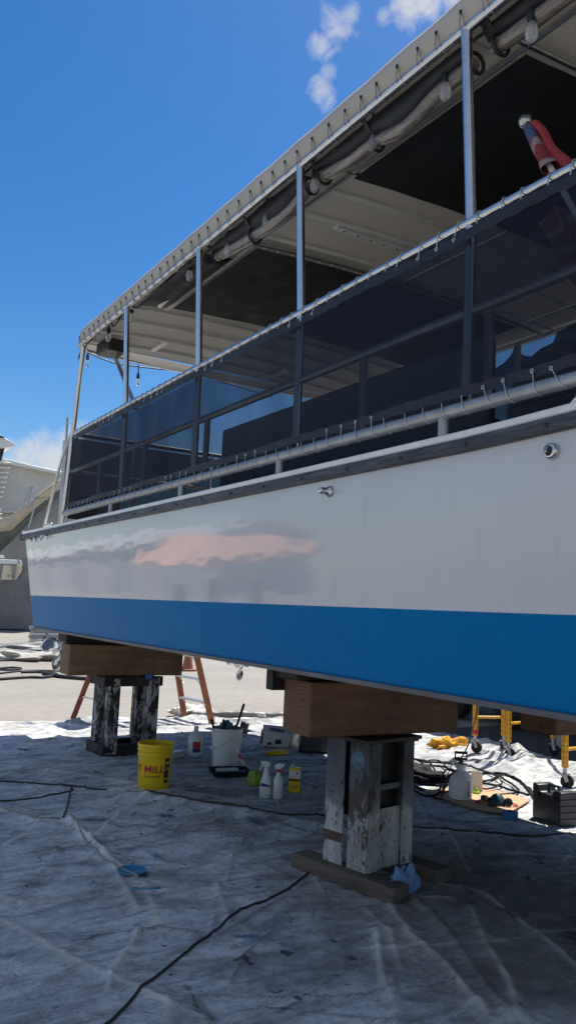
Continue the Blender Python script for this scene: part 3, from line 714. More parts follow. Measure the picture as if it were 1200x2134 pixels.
# loops round the canopy tube and over the small hooks of the skirt
b = B(); b.tube([(.03, 0, -.016), (0, .0, -.029), (-.029, 0, -.004), (-.034, .0, .03), (-.040, .012, .055)], .0024, 6)
b.tube([(.0, .03, -.029), (-.029, .03, -.004), (-.034, .028, .03), (-.040, .014, .055)], .0024, 6)
cl0 = b.obj('canopy_loop', 'greycord', canopy, (0, 0, 0), loc=(0, 0, 0))
b = B(); b.mat(0).box((-.043, .013, .060), (.008, .009, .017)); hk = b.obj('hook', 'black', canopy, (0, 0, 0))
for i in range(48):
    y = 1.0+i*.152+rng.normal(0, .01); p = Vector((2.352, y, 4.218))-Vector(OFF)
    a = cl0 if i == 0 else dup(cl0); c = hk if i == 0 else dup(hk)
    a.location = p; c.location = p
# rolled up clear curtains under the canopy edge, with dark border and straps
def curtain(ptsz, straps, r=.037):
    P = smooth_path([(2.47, y, z) for y, z in ptsz], 8)
    rr = [r*(.95+.07*math.sin(i*.55+1)*math.sin(i*.23)) for i in range(len(P))]; rr[0] *= .7; rr[-1] *= .7
    b = B(); b.tube(P, rr, 14); o = bo(b, 'rolled_curtain', 'roll', angle=60)
    b = B(); n = len(P)
    b.add([(2.40, p.y, 4.205) for p in P]+[(2.44, p.y, p.z+.02) for p in P], [(i, i+1, n+i+1, n+i) for i in range(n-1)])
    b.obj('border', 'screenhem', o, OFF, solid=.004)
    for t in straps:
        p = P[int(t*(n-1))]
        b = B(); b.tube([(2.47+(r+.012)*math.cos(a), p.y, p.z+(r+.012)*math.sin(a)) for a in [j*math.pi/8 for j in range(16)]], .010, 6, closed=True)
        b.bar((2.43, p.y, p.z+r), (2.36, p.y, 4.22), .03, .008)
        b.obj('strap', 'black', o, OFF)
curtain([(.9, 4.12), (1.6, 4.13), (2.2, 4.125), (2.49, 4.135)], (.2, .93))
curtain([(2.60, 4.135), (2.85, 4.125), (3.1, 4.075), (3.35, 4.115), (3.6, 4.115), (3.88, 4.155)], (.02, .6, .99))
curtain([(4.0, 4.15), (4.3, 4.085), (4.65, 4.095), (5.0, 4.125), (5.28, 4.155)], (.03, .55, .97), .038)
bo(B().grid(lambda u, v: (2.40+.25*v, 5.4+u*1.3, 4.205+.03*v), 8, 3), 'edge_cover', 'screenhem', solid=.006)
# strut at the stern
bo(B().tube([at(238, 738, 0, 2.75), at(283, 850, 0, 2.6)], .024, 10), 'strut', 'alu')
# seats and console on deck
def bench(x, y0, y1, face):
    b = B(); b.box((x, (y0+y1)/2, 2.56), (.46, y1-y0, .44)); o = bo(b, 'bench', 'seat', bevel=.03)
    b = B(); b.box((x-face*.22, (y0+y1)/2, 2.98), (.09, y1-y0, .50)); b.obj('backrest', 'seat', o, OFF, bevel=.04)
bench(5.30, 1.2, 5.2, -1); bench(5.30, 5.5, 8.1, -1); 
b = B(); b.box((3.66, 5.15, 2.56), (.46, 3.4, .44)); o = bo(b, 'bench', 'seat', bevel=.03)
b = B(); b.box((3.42, 5.15, 2.83), (.07, 3.5, .86)); b.obj('backrest', 'seat', o, OFF, bevel=.03)
for y in (2.15, 2.92):
    b = B(); b.box((3.6, y, 2.56), (.5, .62, .44)); o = bo(b, 'helm_seat', 'seat', bevel=.03)
    b = B(); b.prism([(0, y+.33*math.cos(a), 2.75+.33*math.sin(a)) for a in [i*math.pi/12 for i in range(13)]]+[(0, y-.33, 2.4), (0, y+.33, 2.4)], (3.37, 0, 0), (3.46, 0, 0)); b.obj('backrest', 'seat', o, OFF, bevel=.02)
b = B(); b.box((2.95, 2.2, 2.50), (.22, .16, .30)); bo(b, 'locker', 'palegreen', bevel=.015)
# stern fittings: drives, tabs, mast, corner pipe
def drive(x, y, z):
    b = B(); b.tube([(x, y-1.3, z+.34), (x, y+.02, z)], .02, 10)
    b.prism([(0, y-.16, z-.03), (0, y-.08, z-.03), (0, y+.02, 1.24), (0, y-.10, 1.24)], (x+.03, 0, 0), (x+.05, 0, 0))
    o = bo(b, 'propeller_shaft', 'chrome', angle=50)
    b = B(); b.lathe([(.02, -.11), (.045, -.05), (.055, .03), (.055, .08)], 16, (x, y-.02, z), Matrix.Rotation(math.pi/2, 3, 'X').inverted()); 
    p = b.obj('propeller', 'chrome', o, OFF, angle=60)
    for q in range(3):
        a0 = q*2*math.pi/3+.5
        def bl(u, v):
            rr = .045+.165*u; a = a0+(v-.5)*1.35*math.sin(math.pi*min(.95, .22+u*.68)); tw = (v-.5)*.17*(1.1-u*.4)
            return (x+rr*math.cos(a), y-.03+tw, z+rr*math.sin(a))
        b = B(); b.grid(bl, 9, 9); b.obj('blade', 'chrome', p, OFF, angle=80, solid=.009)
drive(2.62, 9.1, 1.01); drive(5.0, 9.30, .87)
for x in (2.55, 5.3):
    b = B(); b.box((x+.25, 9.72, 1.262), (.5, .5, .012), (.05, 0, 0)); bo(b, 'trim_tab', 'chrome')
bo(B().tube([(2.46, 8.8, 2.34), (2.44, 8.8, 3.30)], .035, 12).tube([(2.44, 8.8, 3.30), (2.43, 8.8, 3.56)], .014, 8), 'antenna_mast', 'dull_alu', angle=50)
bo(B().tube(smooth_path([(2.40, 8.45, 3.31), (2.38, 8.52, 3.25), (2.36, 8.75, 2.9), (2.35, 9.05, 2.40)], 5), .016, 8), 'corner_brace', 'alu', angle=60)
b = B(); b.bar((2.42, 9.05, 2.40), (2.42, 9.35, 2.40), .03, .03); b.bar((2.42, 9.12, 2.34), (2.42, 9.12, 2.40), .04, .03); b.bar((2.42, 9.28, 2.34), (2.42, 9.28, 2.40), .04, .03)
bo(b, 'cleat', 'alu', bevel=.006)
# ------------------------------------------------------------------ things hung on the boat
sl_ = thing('string_lights', 'string of clear festoon bulbs on black cable hung under the canopy edge and stern', 'string lights', (2.4, 5, 4.2))
LO = Vector((2.4, 5, 4.2))
bulbs = [at(*p, 0, 2.44) for p in [(227,690),(275,648),(396,558),(476,503),(556,440),(656,365),(776,275),(928,165),(1107,38)]]
sb = [at(183, 746, 1, 8.58), at(288, 785, 1, 8.6)]
cab = [Vector((2.40, 1.6, 4.19))]
for p in sorted(bulbs, key=lambda p: p.y):
    a = max(p.z+.06, 4.165) if p.y < 6 else p.z+.10
    cab += [Vector((2.41, p.y-.25, 4.195)), Vector((2.43, p.y, a))]
cab += [Vector((2.38, 8.25, 4.18)), Vector((2.40, 8.42, 4.13)), at(172, 728, 1, 8.56), at(184, 735, 1, 8.58), at(240, 757, 1, 8.6), at(288, 764, 1, 8.6), at(340, 770, 1, 8.62), at(400, 778, 1, 8.62), Vector((4.9, 8.62, 4.2))]
B().tube(smooth_path(cab, 4), .008, 6).obj('cable', 'black', sl_, LO)
sk = B(); sk.lathe([(.006, .10), (.008, .03), (.018, .025), (.021, -.01), (.019, -.035)][::-1], 12); sk = sk.obj('lamp_socket', 'blackpl', sl_)
bu = B(); bu.lathe([(.0185, -.034), (.024, -.055), (.028, -.08), (.024, -.105), (.012, -.12), (.002, -.123)][::-1], 14, capb=False, capt=False); bu = bu.obj('bulb', 'bulb', sk, angle=80)
for i, p in enumerate(bulbs+sb):
    s_ = sk if i == 0 else dup(sk)
    if i: dup(bu, s_)
    s_.location = p-LO+Vector((0, 0, .01))
    if i > 8: B().tube([(0, 0, .095), (0, 0, .19)], .004, 6).obj('drop_wire', 'black', s_)
    if i > 8: s_.scale = (.85, .85, 1)
# furled flag in the railing
f0 = at(1250, 540, 0, 2.78); f1 = at(1093, 252, 0, 2.78)
fl = thing('furled_flag', 'red white and blue flag furled on a leaning ball topped pole', 'flag', (f0.x, f0.y, 2.36))
FO = Vector((f0.x, f0.y, 2.36)); ax = (f1-f0).normalized(); sd = Vector((0, 1, .35)).cross(ax).normalized(); up_ = ax.cross(sd).normalized()
B().tube([f0-ax*.75, f1], .014, 10).obj('pole', 'whitepaint', fl, FO)
B().lathe([(.001, -.034), (.022, -.028), (.032, -.008), (.032, .01), (.022, .028), (.001, .034)], 18, f1).lathe([(.018, -.075), (.022, -.05), (.018, -.03)], 14, f1, ax.to_track_quat('Z', 'Y').to_matrix()).obj('finial', 'alu', fl, FO, angle=70)
m = Mat('flag stripes'); w = m.N.new('ShaderNodeTexWave'); w.inputs['Scale'].default_value = 3.1; w.inputs['Distortion'].default_value = 3.0; w.bands_direction = 'DIAGONAL'
m.L.new(m.tc.outputs['Object'], w.inputs['Vector'])
m.set('Base Color', m.ramp(w.outputs['Fac'], [(.66, (.26,.04,.05,1)), (.8, (.34,.26,.27,1))])); m.set('Roughness', .85); MT['stripes'] = m.m
ud = up_ if up_.y < 0 else -up_
def roll_(u, v, r0, r1, a0, wv): 
    a = a0+v*2*math.pi; r = r0+(r1-r0)*u+wv*math.sin(3*a+u*6); p = f1-ax*(.05+u*.30)
    return p+(sd*math.cos(a)+up_*math.sin(a)*.8)*r
b = B()
b.mat(0).grid(lambda u, v: roll_(u*.34, v, .026, .045, 0, .004), 8, 22)
b.mat(1).grid(lambda u, v: roll_(.34+u*.68, v, .026, .050, 0, .005), 10, 22)
b.mat(2).grid(lambda u, v: f1-ax*(.06+u*.42)+ud*(.034+.038*u+.008*math.sin(u*9)+(.017+.010*u)*math.cos(v*6.28))+sd*(.018*math.sin(v*6.28)), 12, 14)
b.mat(1).grid(lambda u, v: f0.lerp(f1, .42-u*.9)*1.0+Vector((.02+.04*math.sin(v*15+u*4), -.42+v*.62-.1*u, .05*math.sin(v*9)-.05)), 18, 30)
b.obj('flag_cloth', ['flagblue', 'stripes', 'flagred'], fl, FO, angle=80)
# loudspeaker at the stern end of the canopy
p = at(234, 726, 0, 2.60); sp = thing('loudspeaker', 'small black loudspeaker under the stern end of the canopy', 'speaker', p)
b = B(); b.box((0, 0, 0), (.22, .32, .13)); b.obj('cabinet', 'blackpl', sp, bevel=.02)
b = B(); b.box((-.114, 0, 0), (.008, .28, .10)); b.obj('grille', 'black', sp)
b = B(); b.bar((0, -.18, -.02), (0, -.18, .14), .03, .01); b.bar((0, .18, -.02), (0, .18, .14), .03, .01); b.obj('bracket', 'alu', sp)
# loose white cloth flap
pf = [at(312, 612, 0, 2.62), at(322, 606, 0, 2.6), at(357, 620, 0, 2.6), at(346, 632, 0, 2.58), at(334, 643, 0, 2.56), at(318, 632, 0, 2.58)]
b = B(); n6 = len(pf); cc = sum(pf, Vector())/n6+Vector((-.03, 0, 0)); b.add(pf+[cc], [(i, (i+1) % n6, n6) for i in range(n6)])
o = b.obj('cloth_flap', 'paper', None, pf[0], angle=80, solid=.004, loc=pf[0]); tag(o, 'pointed scrap of white cloth dangling under the canopy beside a dark shade panel', 'cloth')
# ------------------------------------------------------------------ stands, beams and planks
TB = 'big square timber beams carrying the hull'
def beam(name, c, d, rz, mt, label, cat='timber', group=TB):
    b = B(); b.box((0, 0, 0), d)
    if isinstance(mt, list): b.mi[3] = b.mi[5] = 1
    o = b.obj(name, mt, None, loc=c, rotz=rz, bevel=.013 if d[2] > .2 else .006); tag(o, label, cat, group); return o
beam('timber_beam', (3.145, 4.09, 1.022), (1.10, .31, .31), -.03, ['timber', 'endgrain'], 'knotty red brown square beam on the near steel stand')
beam('timber_beam', (3.10, 8.36, .980), (1.24, .31, .31), -.01, ['timber2', 'endgrain2'], 'weathered yellow brown square beam on the farther steel stand near the propeller')
beam('timber_beam', (5.00, 3.96, .985), (1.10, .31, .31), 0, ['timber', 'endgrain'], 'dark beam under the bow side of the hull, above the yellow scaffold')
beam('shim_plank', (3.15, 4.16, 1.208), (1.22, .28, .056), .0, 'dkplank', 'dark plank wedged between the near red brown beam and the hull', 'plank', None)
beam('shim_plank', (3.05, 8.40, 1.190), (1.2, .30, .09), .0, 'dkplank', 'dark plank wedged between the farther yellow brown beam and the hull', 'plank', None)
beam('shim_plank', (5.0, 4.0, 1.198), (1.0, .26, .09), .0, 'dkplank', 'dark plank on top of the beam at the bow side', 'plank', None)
beam('shim_plank', (2.72, 4.30, 1.165), (.40, .08, .13), .0, 'dkplank', 'short dark plank standing behind the left end of the near beam', 'plank', None)
beam('base_plank', (2.945, 4.02, .062), (.14, .80, .09), math.radians(12), 'plank', 'dirty plank under the left edge of the near stand', 'plank', None)
beam('base_plank', (3.40, 4.08, .062), (.15, .62, .09), math.radians(12), 'plank', 'short plank under the right edge of the near stand beside the blue rag', 'plank', None)
st = thing('steel_stand', 'welded steel stand with flaking white paint and a round turquoise mark', 'stand', (3.135, 4.09, .107), math.radians(12), 'steel stands under the boat')
w_, d_, h_ = .42, .36, .745
def leg(x, y, sx, sy, mt, t=.13):
    b = B(); b.box((x+sx*.0, y, h_/2), (t, .012, h_)) if False else None
    # channel: web + flange, open toward the middle
    b.box((x, y-sy*.0, h_/2), (.014, .15, h_)); b.box((x+sx*.052, y+sy*-.073, h_/2), (.090, .014, h_)); return b
for (x, y, sx, sy) in ((-.203, -.10, 1, 1), (-.203, .09, 1, -1), (.203, -.10, -1, 1), (.203, .09, -1, -1)):
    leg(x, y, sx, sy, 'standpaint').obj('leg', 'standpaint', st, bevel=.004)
b = B(); b.box((0, -.152, .17), (.225, .010, .34)); b.obj('front_plate', 'standpaint', st, bevel=.003)
b = B(); b.box((0, -.150, .46), (.225, .014, .035)); b.obj('cross_bar', 'standpaint', st, bevel=.003)
b = B(); b.box((0, .0, .50), (.29, .19, .45)); b.obj('inner_box', 'rusty', st)
b = B(); b.box((0, 0, .734), (.50, .40, .022)); b.box((.235, -.02, .712), (.10, .26, .022)); b.obj('top_plate', 'rusty', st, bevel=.003)
b = B(); b.lathe([(.052, 0), (.052, .002)], 28, (-.211, -.09, .62), Matrix.Rotation(-math.pi/2, 3, 'Y')); 
b.obj('spray_mark', 'spraymark', st)
b = B(); b.box((-.2105, .092, .155), (.004, .15, .055)); b.obj('rusty_patch', 'rustpatch', st, bevel=.001)
st2 = thing('steel_stand', 'open four legged steel stand with peeling black and white paint, under the farther beam', 'stand', (3.17, 8.40, .02), math.radians(4), 'steel stands under the boat')
for x in (-.23, .21):
    for y in (-.16, .14):
        b = B(); b.box((x-.035, y, .40), (.012, .13, .76)); b.box((x+.02, y-.06, .40), (.10, .012, .76)); 
        b.mat(1).box((x+.066, y, .40), (.012, .11, .76)); b.obj('leg', ['flakebw', 'flakemar'], st2, bevel=.003)
b = B(); b.box((0, -.19, .055), (.62, .05, .11)); b.box((0, .19, .055), (.62, .05, .11)); b.box((-.285, 0, .055), (.05, .33, .11)); b.box((.285, 0, .055), (.05, .33, .11)); b.obj('base_frame', 'rusty', st2, bevel=.006)
b = B(); b.box((0, -.17, .745), (.66, .06, .10)); b.box((0, .17, .745), (.66, .06, .10)); b.box((.3, 0, .74), (.05, .28, .09)); b.box((-.3, 0, .74), (.05, .28, .09)); b.obj('top_frame', 'rusty', st2, bevel=.006)
p = at(313, 1404, 1, 8.16)
b = B(); b.box((0, 0, 0), (.075, .02, .055)); o = b.obj('tape_scrap', 'bluetape', None, loc=(p.x, 8.19, .815), bevel=.004); tag(o, 'scrap of blue tape stuck at the lower edge of the yellow brown beam', 'tape')
# ------------------------------------------------------------------ buckets and bottles
def face(loc): return math.atan2(-loc.y, -loc.x)     # heading toward the camera
def wrap_text(par, txt, h, r_at, z, ang, mt, name='lettering', bold=.0, squash=1.0):
    vs, fs = text_bm(txt, h, bold); w = max(v.x for v in vs) if vs else 0; b = B(); out = []
    for v in vs:
        r = r_at(z+v.y)+.0034; a = ang+(v.x-w/2)*squash/r; out.append((r*math.cos(a), r*math.sin(a), z+v.y))
    b.add(out, fs); return b.obj(name, mt, par, angle=80)
def wrap_patch(par, a0, a1, z0, z1, r_at, mt, name='label', e=.0012):
    b = B(); b.grid(lambda u, v: ((r_at(z0+(z1-z0)*v)+e)*math.cos(a0+(a1-a0)*u), (r_at(z0+(z1-z0)*v)+e)*math.sin(a0+(a1-a0)*u), z0+(z1-z0)*v), 12, 4)
    return b.obj(name, mt, par)
def bucket(name, label, loc, col, handle_a):
    t = thing(name, label, 'bucket', loc)
    R0, R1, H = .132, .150, .375
    r_at = lambda z: R0+(R1-R0)*z/H
    b = B(); pr = [(.002, .004), (R0-.006, .0), (R0, .008), (r_at(.27), .27), (r_at(.275)+.006, .275), (r_at(.285)+.006, .287), (r_at(.29)+.001, .292), (r_at(.31)+.001, .31), (r_at(.32)+.007, .315), (r_at(.33)+.007, .328), (r_at(.335)+.001, .333), (r_at(.345)+.001, .345), (R1+.006, .350), (R1+.006, .372), (R1, .376), (R1-.006, .372), (R1-.008, .30), (R0-.008, .012), (.002, .010)]
    b.lathe(pr, 40, capb=False, capt=False); b.obj('body', col, t, angle=45)
    b = B(); n = 20; hp = []
    for i in range(n+1):
        a = handle_a+math.pi*(i/n-.5)*1.0
        hp.append(((R1+.010)*math.cos(a)*1.01, (R1+.010)*math.sin(a)*1.01, .30-.12*math.sin(math.pi*i/n)))
    b.tube(hp, .0025, 6); hn = b.obj('handle', 'galv', t)
    b = B(); b.tube(hp[8:13], .008, 8); b.obj('grip', 'whitepl', hn)
    return t, r_at
L_ = gz(320, 1641); a_ = face(L_)
yb, ra = bucket('yellow_bucket', 'bright yellow plastic pail with red lettering on the drop cloth', L_, 'yellow', a_+2.4)
wrap_text(yb, 'Y MiLL', .062, ra, .148, a_-.30, 'red', 'lettering', .0012, 1.12)
b = B()
for i, (u, w) in enumerate([(0, .014), (.022, .012), (.040, .014), (.06, .010), (.076, .016), (.098, .016), (.12, .02)]):
    rr = ra(.115)+.0015; a0 = a_-.62+u/rr; a1 = a0+w/rr*.8
    b.grid(lambda q, v: (rr*math.cos(a0+(a1-a0)*q), rr*math.sin(a0+(a1-a0)*q), .108+.012*v+(.004 if i == 6 else 0)), 3, 2)
b.obj('small_print', 'ink', yb)
for z0, z1, mt in ((.235, .262, 'ink'), (.10, .165, 'dkplank'), (.06, .088, 'ink')): wrap_patch(yb, a_+.62, a_+.98, z0, z1, ra, mt, 'side_print')
wrap_text(yb, '24', .045, ra, .178, a_+.80, 'ink', 'side_number', .003)
L_ = gz(470, 1597); a_ = face(L_)
wb, ra = bucket('white_bucket', 'white plastic pail full of brushes and scrapers on the drop cloth', L_, 'whitepl', a_-1.2)
b = B(); 
for i in range(7): b.grid(lambda u, v: ((ra(.1)+.002)*math.cos(a_-1.12+.05*u), (ra(.1)+.002)*math.sin(a_-1.12+.05*u), .04+i*.028+.016*v), 3, 2)
b.obj('side_print', 'ink', wb)
WB = Vector(L_)
TG = 'tools standing in the white pail'
def tool(name, dx, dy, z0, lean, l, mt, label, kind):
    t = thing(name, label, 'tool', WB+Vector((dx, dy, z0)), 0, TG)
    d = Vector((lean[0], lean[1], 1)).normalized()
    b = B(); b.tube([d*0, d*l*.45], .006, 8); b.obj('ferrule', 'galv', t)
    b = B(); b.tube([d*l*.42, d*l*.5, d*l*.75, d*l*.93, d*l], [.010, .013, .012, .015, .009], 10); b.obj('grip', mt, t, angle=60)
    if kind == 'brush': b = B(); b.box(tuple(d*-.05), (.05, .016, .12)); b.obj('bristles', 'browncord', t)
    else: b = B(); b.box(tuple(d*-.03), (.06, .003, .08)); b.obj('blade', 'galv', t)
tool('paint_scraper', .07, .05, .20, (.34, .02), .42, 'ink', 'long black handled scraper leaning right out of the white pail', 's')
tool('paint_brush', -.09, .0, .22, (-.40, 0), .26, 'ink', 'brush with thick black handle leaning left over the pail rim', 'brush')
tool('paint_brush', -.055, -.02, .24, (-.02, 0), .22, 'ink', 'upright dark brush handle at the left inside the white pail', 'brush')
tool('paint_brush', -.02, .04, .23, (.03, 0), .19, 'dkplank', 'short dark brown brush handle in the middle of the white pail', 'brush')
tool('paint_scraper', .05, -.05, .24, (.05, 0), .165, 'ink', 'stubby black scraper grip at the front of the white pail', 's')
tool('paint_scraper', .10, -.02, .22, (.30, .05), .22, 'ink', 'dark scraper grip leaning on the right rim of the white pail', 's')
def crumple(name, c, d, seed, mt, label, cat, n=26, amp=.45, group=None):
    def fn(u, v):
        a, e = u*2*math.pi, (v-.5)*math.pi
        x, y, z = math.cos(a)*math.cos(e), math.sin(a)*math.cos(e), math.sin(e)
        A = np.array
        q = float(vnoise(A([x*2.3+seed*3.1+5]), A([y*2.3+z*1.7+8]), seed)[0]); q2 = float(vnoise(A([x*5+z*4+9+seed]), A([y*5-z*3+9]), seed+5)[0])
        k = 1-amp+amp*1.3*q+amp*.5*(q2-.5)
        return (x*d[0]*k, y*d[1]*k, max(-.02*d[2], z*k*d[2]+.5*d[2]*k))
    b = B(); b.grid(fn, n*2, n); o = b.obj(name, mt, None, loc=c, angle=70); return tag(o, label, cat, group)
p = WB+Vector((.02, .07, .36)); crumple('rubber_glove', p, (.07, .05, .05), 3, 'bluerag', 'crumpled light blue glove on top of the tools in the white pail', 'glove')
p = gz(508, 1528); crumple('rag', p, (.07, .06, .10), 9, 'teal', 'dark blue rag in the sun beyond the white pail', 'rag')
# gallon jug
L_ = gz(406, 1575); a_ = face(L_)
jg = thing('plastic_jug', 'milky white gallon jug with red and blue label between the two pails', 'jug', L_)
jr = lambda z: .078
B().lathe([(.07, 0), (.078, .008), (.078, .16), (.072, .19), (.05, .235), (.024, .262), (.022, .272)], 28, (0, 0, 0)).obj('body', 'milky', jg, angle=50)
B().lathe([(.023, .268), (.024, .270), (.024, .30), (.021, .304)], 18).obj('cap', 'whitepl', jg)
wrap_patch(jg, a_-.35, a_+.75, .085, .155, jr, 'red'); wrap_patch(jg, a_-.35, a_+.75, .045, .084, jr, 'navy')
# pale green tub
L_ = gz(366, 1580); tb = thing('plastic_tub', 'small pale green plastic tub lying beside the yellow pail', 'tub', L_, .35)
b = B(); b.box((0, 0, .035), (.17, .09, .06), (0, 0, 0), .93); b.obj('body', 'palegreen', tb, bevel=.012)
b = B(); b.box((0, 0, .068), (.175, .095, .012)); b.obj('lid', 'whitepl', tb, bevel=.004)
# paint tray with roller sleeve, brush leaning
L_ = gz(478, 1616, .004); tr = thing('paint_tray', 'shallow dark paint tray in front of the white pail', 'tray', L_, -.25)
b = B(); o8 = [(-.19, -.13), (.19, -.13), (.19, .13), (-.19, .13)]
vs = [(x*.86, y*.86, .004) for x, y in o8]+[(x, y, .055) for x, y in o8]+[(x*1.06, y*1.06, .052) for x, y in o8]
b.add(vs, [(0,1,2,3)]+[(i, (i+1) % 4, 4+(i+1) % 4, 4+i) for i in range(4)]+[(4+i, 4+(i+1) % 4, 8+(i+1) % 4, 8+i) for i in range(4)]); b.obj('pan', 'blackpl', tr, solid=.004)
b = B(); b.tube([(-.12, .03, .035), (.09, .04, .035)], .024, 14); o = b.obj('roller_sleeve', 'paper', None, loc=L_, rotz=-.2, angle=60); tag(o, 'dirty white roller sleeve lying in the dark tray', 'roller sleeve')
b = B(); b.box((.11, -.03, .038), (.07, .05, .012)); o = b.obj('tape_piece', 'bluetape', None, loc=L_, rotz=-.2); tag(o, 'crumpled bit of blue tape lying in the dark tray', 'tape')
L2 = gz(508, 1606, .03); br = thing('wide_brush', 'wide brush with red ferrule leaning on the right end of the dark tray', 'brush', L2)
d = Vector((-.45, .1, 1)).normalized()
B().bar(d*.0+Vector((.02, 0, -.01)), d*.09, .06, .012).obj('bristles', 'paper', br); B().bar(d*.09, d*.14, .064, .016).obj('ferrule', 'red', br); B().bar(d*.14, d*.20, .035, .014).obj('handle', 'whitepl', br, bevel=.004)
# spray bottles
def spray(loc, kind, label, rz):
    t = thing('spray_bottle', label, 'spray bottle', loc, rz, 'trigger spray bottles')
    if kind == 0:
        B().lathe([(.040, 0), (.047, .006), (.048, .07), (.044, .12), (.034, .155), (.024, .19), (.019, .215), (.015, .225)], 24, sx=1.0, sy=.72).obj('body', 'whitepl', t, angle=60)
        b = B(); b.add([(-.036, -.0345, .125), (.036, -.0355, .105), (.043, -.034, .092), (-.043, -.034, .095)], [(3, 2, 1, 0)]); b.obj('label', 'navy', t)
        b = B(); b.add([(-.030, -.0352, .022), (.030, -.0352, .022), (.030, -.0355, .085), (-.030, -.0355, .085)], [(0, 1, 2, 3)]); b.obj('label', 'paper', t)
        b = B(); b.add([(.004, -.0362, .026), (.024, -.0362, .026), (.024, -.0362, .033), (.004, -.0362, .033)], [(0, 1, 2, 3)]); b.obj('small_print', 'navy', t)
        top, hm, tm = .225, 'whitepl', 'whitepl'
    else:
        B().lathe([(.034, 0), (.039, .006), (.039, .145), (.034, .165), (.02, .185), (.017, .215)], 24).obj('body', 'milky', t, angle=60)
        top, hm, tm = .215, 'whitepl', 'red'
    b = B(); b.lathe([(.018, top-.002), (.018, top+.02), (.013, top+.024)], 14); b.obj('collar', 'red' if kind else 'whitepl', t)
    s = -1 if kind == 0 else 1
    b = B(); b.prism([(-.03*s, 0, top+.024), (.012*s, 0, top+.022), (.045*s, 0, top+.05), (.05*s, 0, top+.066), (.0, 0, top+.070), (-.035*s, 0, top+.055)], (0, -.011, 0), (0, .011, 0)); b.obj('spray_head', hm, t, bevel=.004)
    b = B(); b.prism([(.028*s, 0, top+.04), (.040*s, 0, top+.042), (.058*s, 0, top-.005), (.050*s, 0, top-.008)], (0, -.006, 0), (0, .006, 0)); b.obj('trigger', tm, t, bevel=.002)
    return t
p1 = gz(552, 1662); p2 = gz(578, 1664)
spray(p1, 0, 'contoured white spray bottle with blue label flash, left of the plain one', -.55)
spray(p2, 1, 'plain milky spray bottle with red trigger', -.65)
# lime bottle lying behind
p = gz(530, 1636); crumple('cleaning_cloth', p, (.075, .05, .09), 5, 'lime', 'lime green cleaning cloth bunched behind the spray bottles', 'cloth', 14, .3)
# yellow can
L_ = gz(613, 1651); cn = thing('solvent_can', 'yellow rectangular solvent can with white panel and black band', 'can', L_, -.62)
b = B(); b.box((0, 0, .105), (.098, .062, .21)); b.obj('body', 'yellow', cn, bevel=.008)
b = B(); b.box((0, 0, .155), (.1, .064, .07)); b.obj('white_panel', 'paper', cn, bevel=.008)
b = B(); b.box((0, 0, .107), (.1006, .0646, .026)); b.obj('black_band', 'ink', cn, bevel=.008)
b = B(); b.box((.02, -.0325, .165), (.018, .002, .012), (0, .5, 0)); b.box((0, -.0325, .06), (.07, .002, .004)); b.box((0, -.0325, .045), (.06, .002, .004)); b.obj('small_print', 'navy', cn)
b = B(); b.lathe([(.016, .208), (.016, .222), (.018, .223), (.018, .235)], 14, (-.02, 0, 0)); b.obj('cap', 'galv', cn)
# white printed sack, plastic bag, dark tote, jar
L_ = gz(572, 1556); bx = thing('carton', 'torn white carton with black print and a brown end, beside a plastic bag', 'carton', L_, -.35)
b = B(); b.box((0, 0, .09), (.30, .20, .16), (.0, .10, .0)); b.obj('body', 'paper', bx, bevel=.012)
b = B(); b.add([(-.16, -.06, .16), (.13, -.06, .135), (.10, .06, .22), (-.13, .06, .235)], [(0, 1, 2, 3)]); b.obj('flap', 'paper', bx, solid=.004)
b = B()
for i, w in enumerate((.035, .03, .035, .03, .03)): b.box((-.055+i*.034, -.02, .196-i*.0032), (.024, .05, .002), (.55, .06, .2))
b.box((.02, -.1035, .07), (.07, .002, .05)); b.box((-.08, -.1035, .05), (.05, .002, .03)); b.obj('print', 'ink', bx)
b = B(); b.box((-.152, 0, .10), (.004, .17, .14), (0, .10, 0)); b.obj('end_panel', 'browncord', bx)
p = gz(612, 1556); crumple('plastic_bag', p, (.13, .12, .17), 14, 'paper', 'crumpled white plastic bag between the carton and the dark tote', 'bag', 26, .5)
p = gz(655, 1568); tt = thing('tote_bag', 'black tote bag half hidden behind the near stand', 'tote bag', p, -.5)
b = B(); b.box((0, 0, .13), (.36, .20, .26), (0, 0, 0), .9); b.obj('body', 'blackpl', tt, bevel=.03)
b = B(); b.tube(smooth_path([(-.1, -.1, .2), (-.09, -.1, .30), (0, -.09, .34), (.09, -.1, .30), (.1, -.1, .2)], 5), .009, 7); b.obj('strap', 'cord', tt)
p = gz(545, 1503); jr_ = thing('small_jar', 'small clear jar with dark band alone on the sunlit cloth', 'jar', p)
B().lathe([(.05, 0), (.055, .01), (.055, .085), (.05, .095)], 20).obj('body', 'milky', jr_); B().lathe([(.056, .03), (.0565, .031), (.0565, .06), (.056, .061)], 20).obj('band', 'ink', jr_); B().lathe([(.052, .092), (.052, .115), (.048, .118)], 20).obj('lid', 'whitepl', jr_)
p = gz(578, 1572); crumple('yellow_rag', p, (.16, .08, .04), 21, 'yellow', 'yellow rag lying flat in front of the white carton', 'rag', 14, .5)
# blue paper rag at the foot of the stand
p = at(842, 1862, 2, .02); crumple('blue_rag', p, (.105, .065, .105), 33, 'bluerag', 'crumpled light blue paper towel at the foot of the near stand', 'rag', 60, .5)
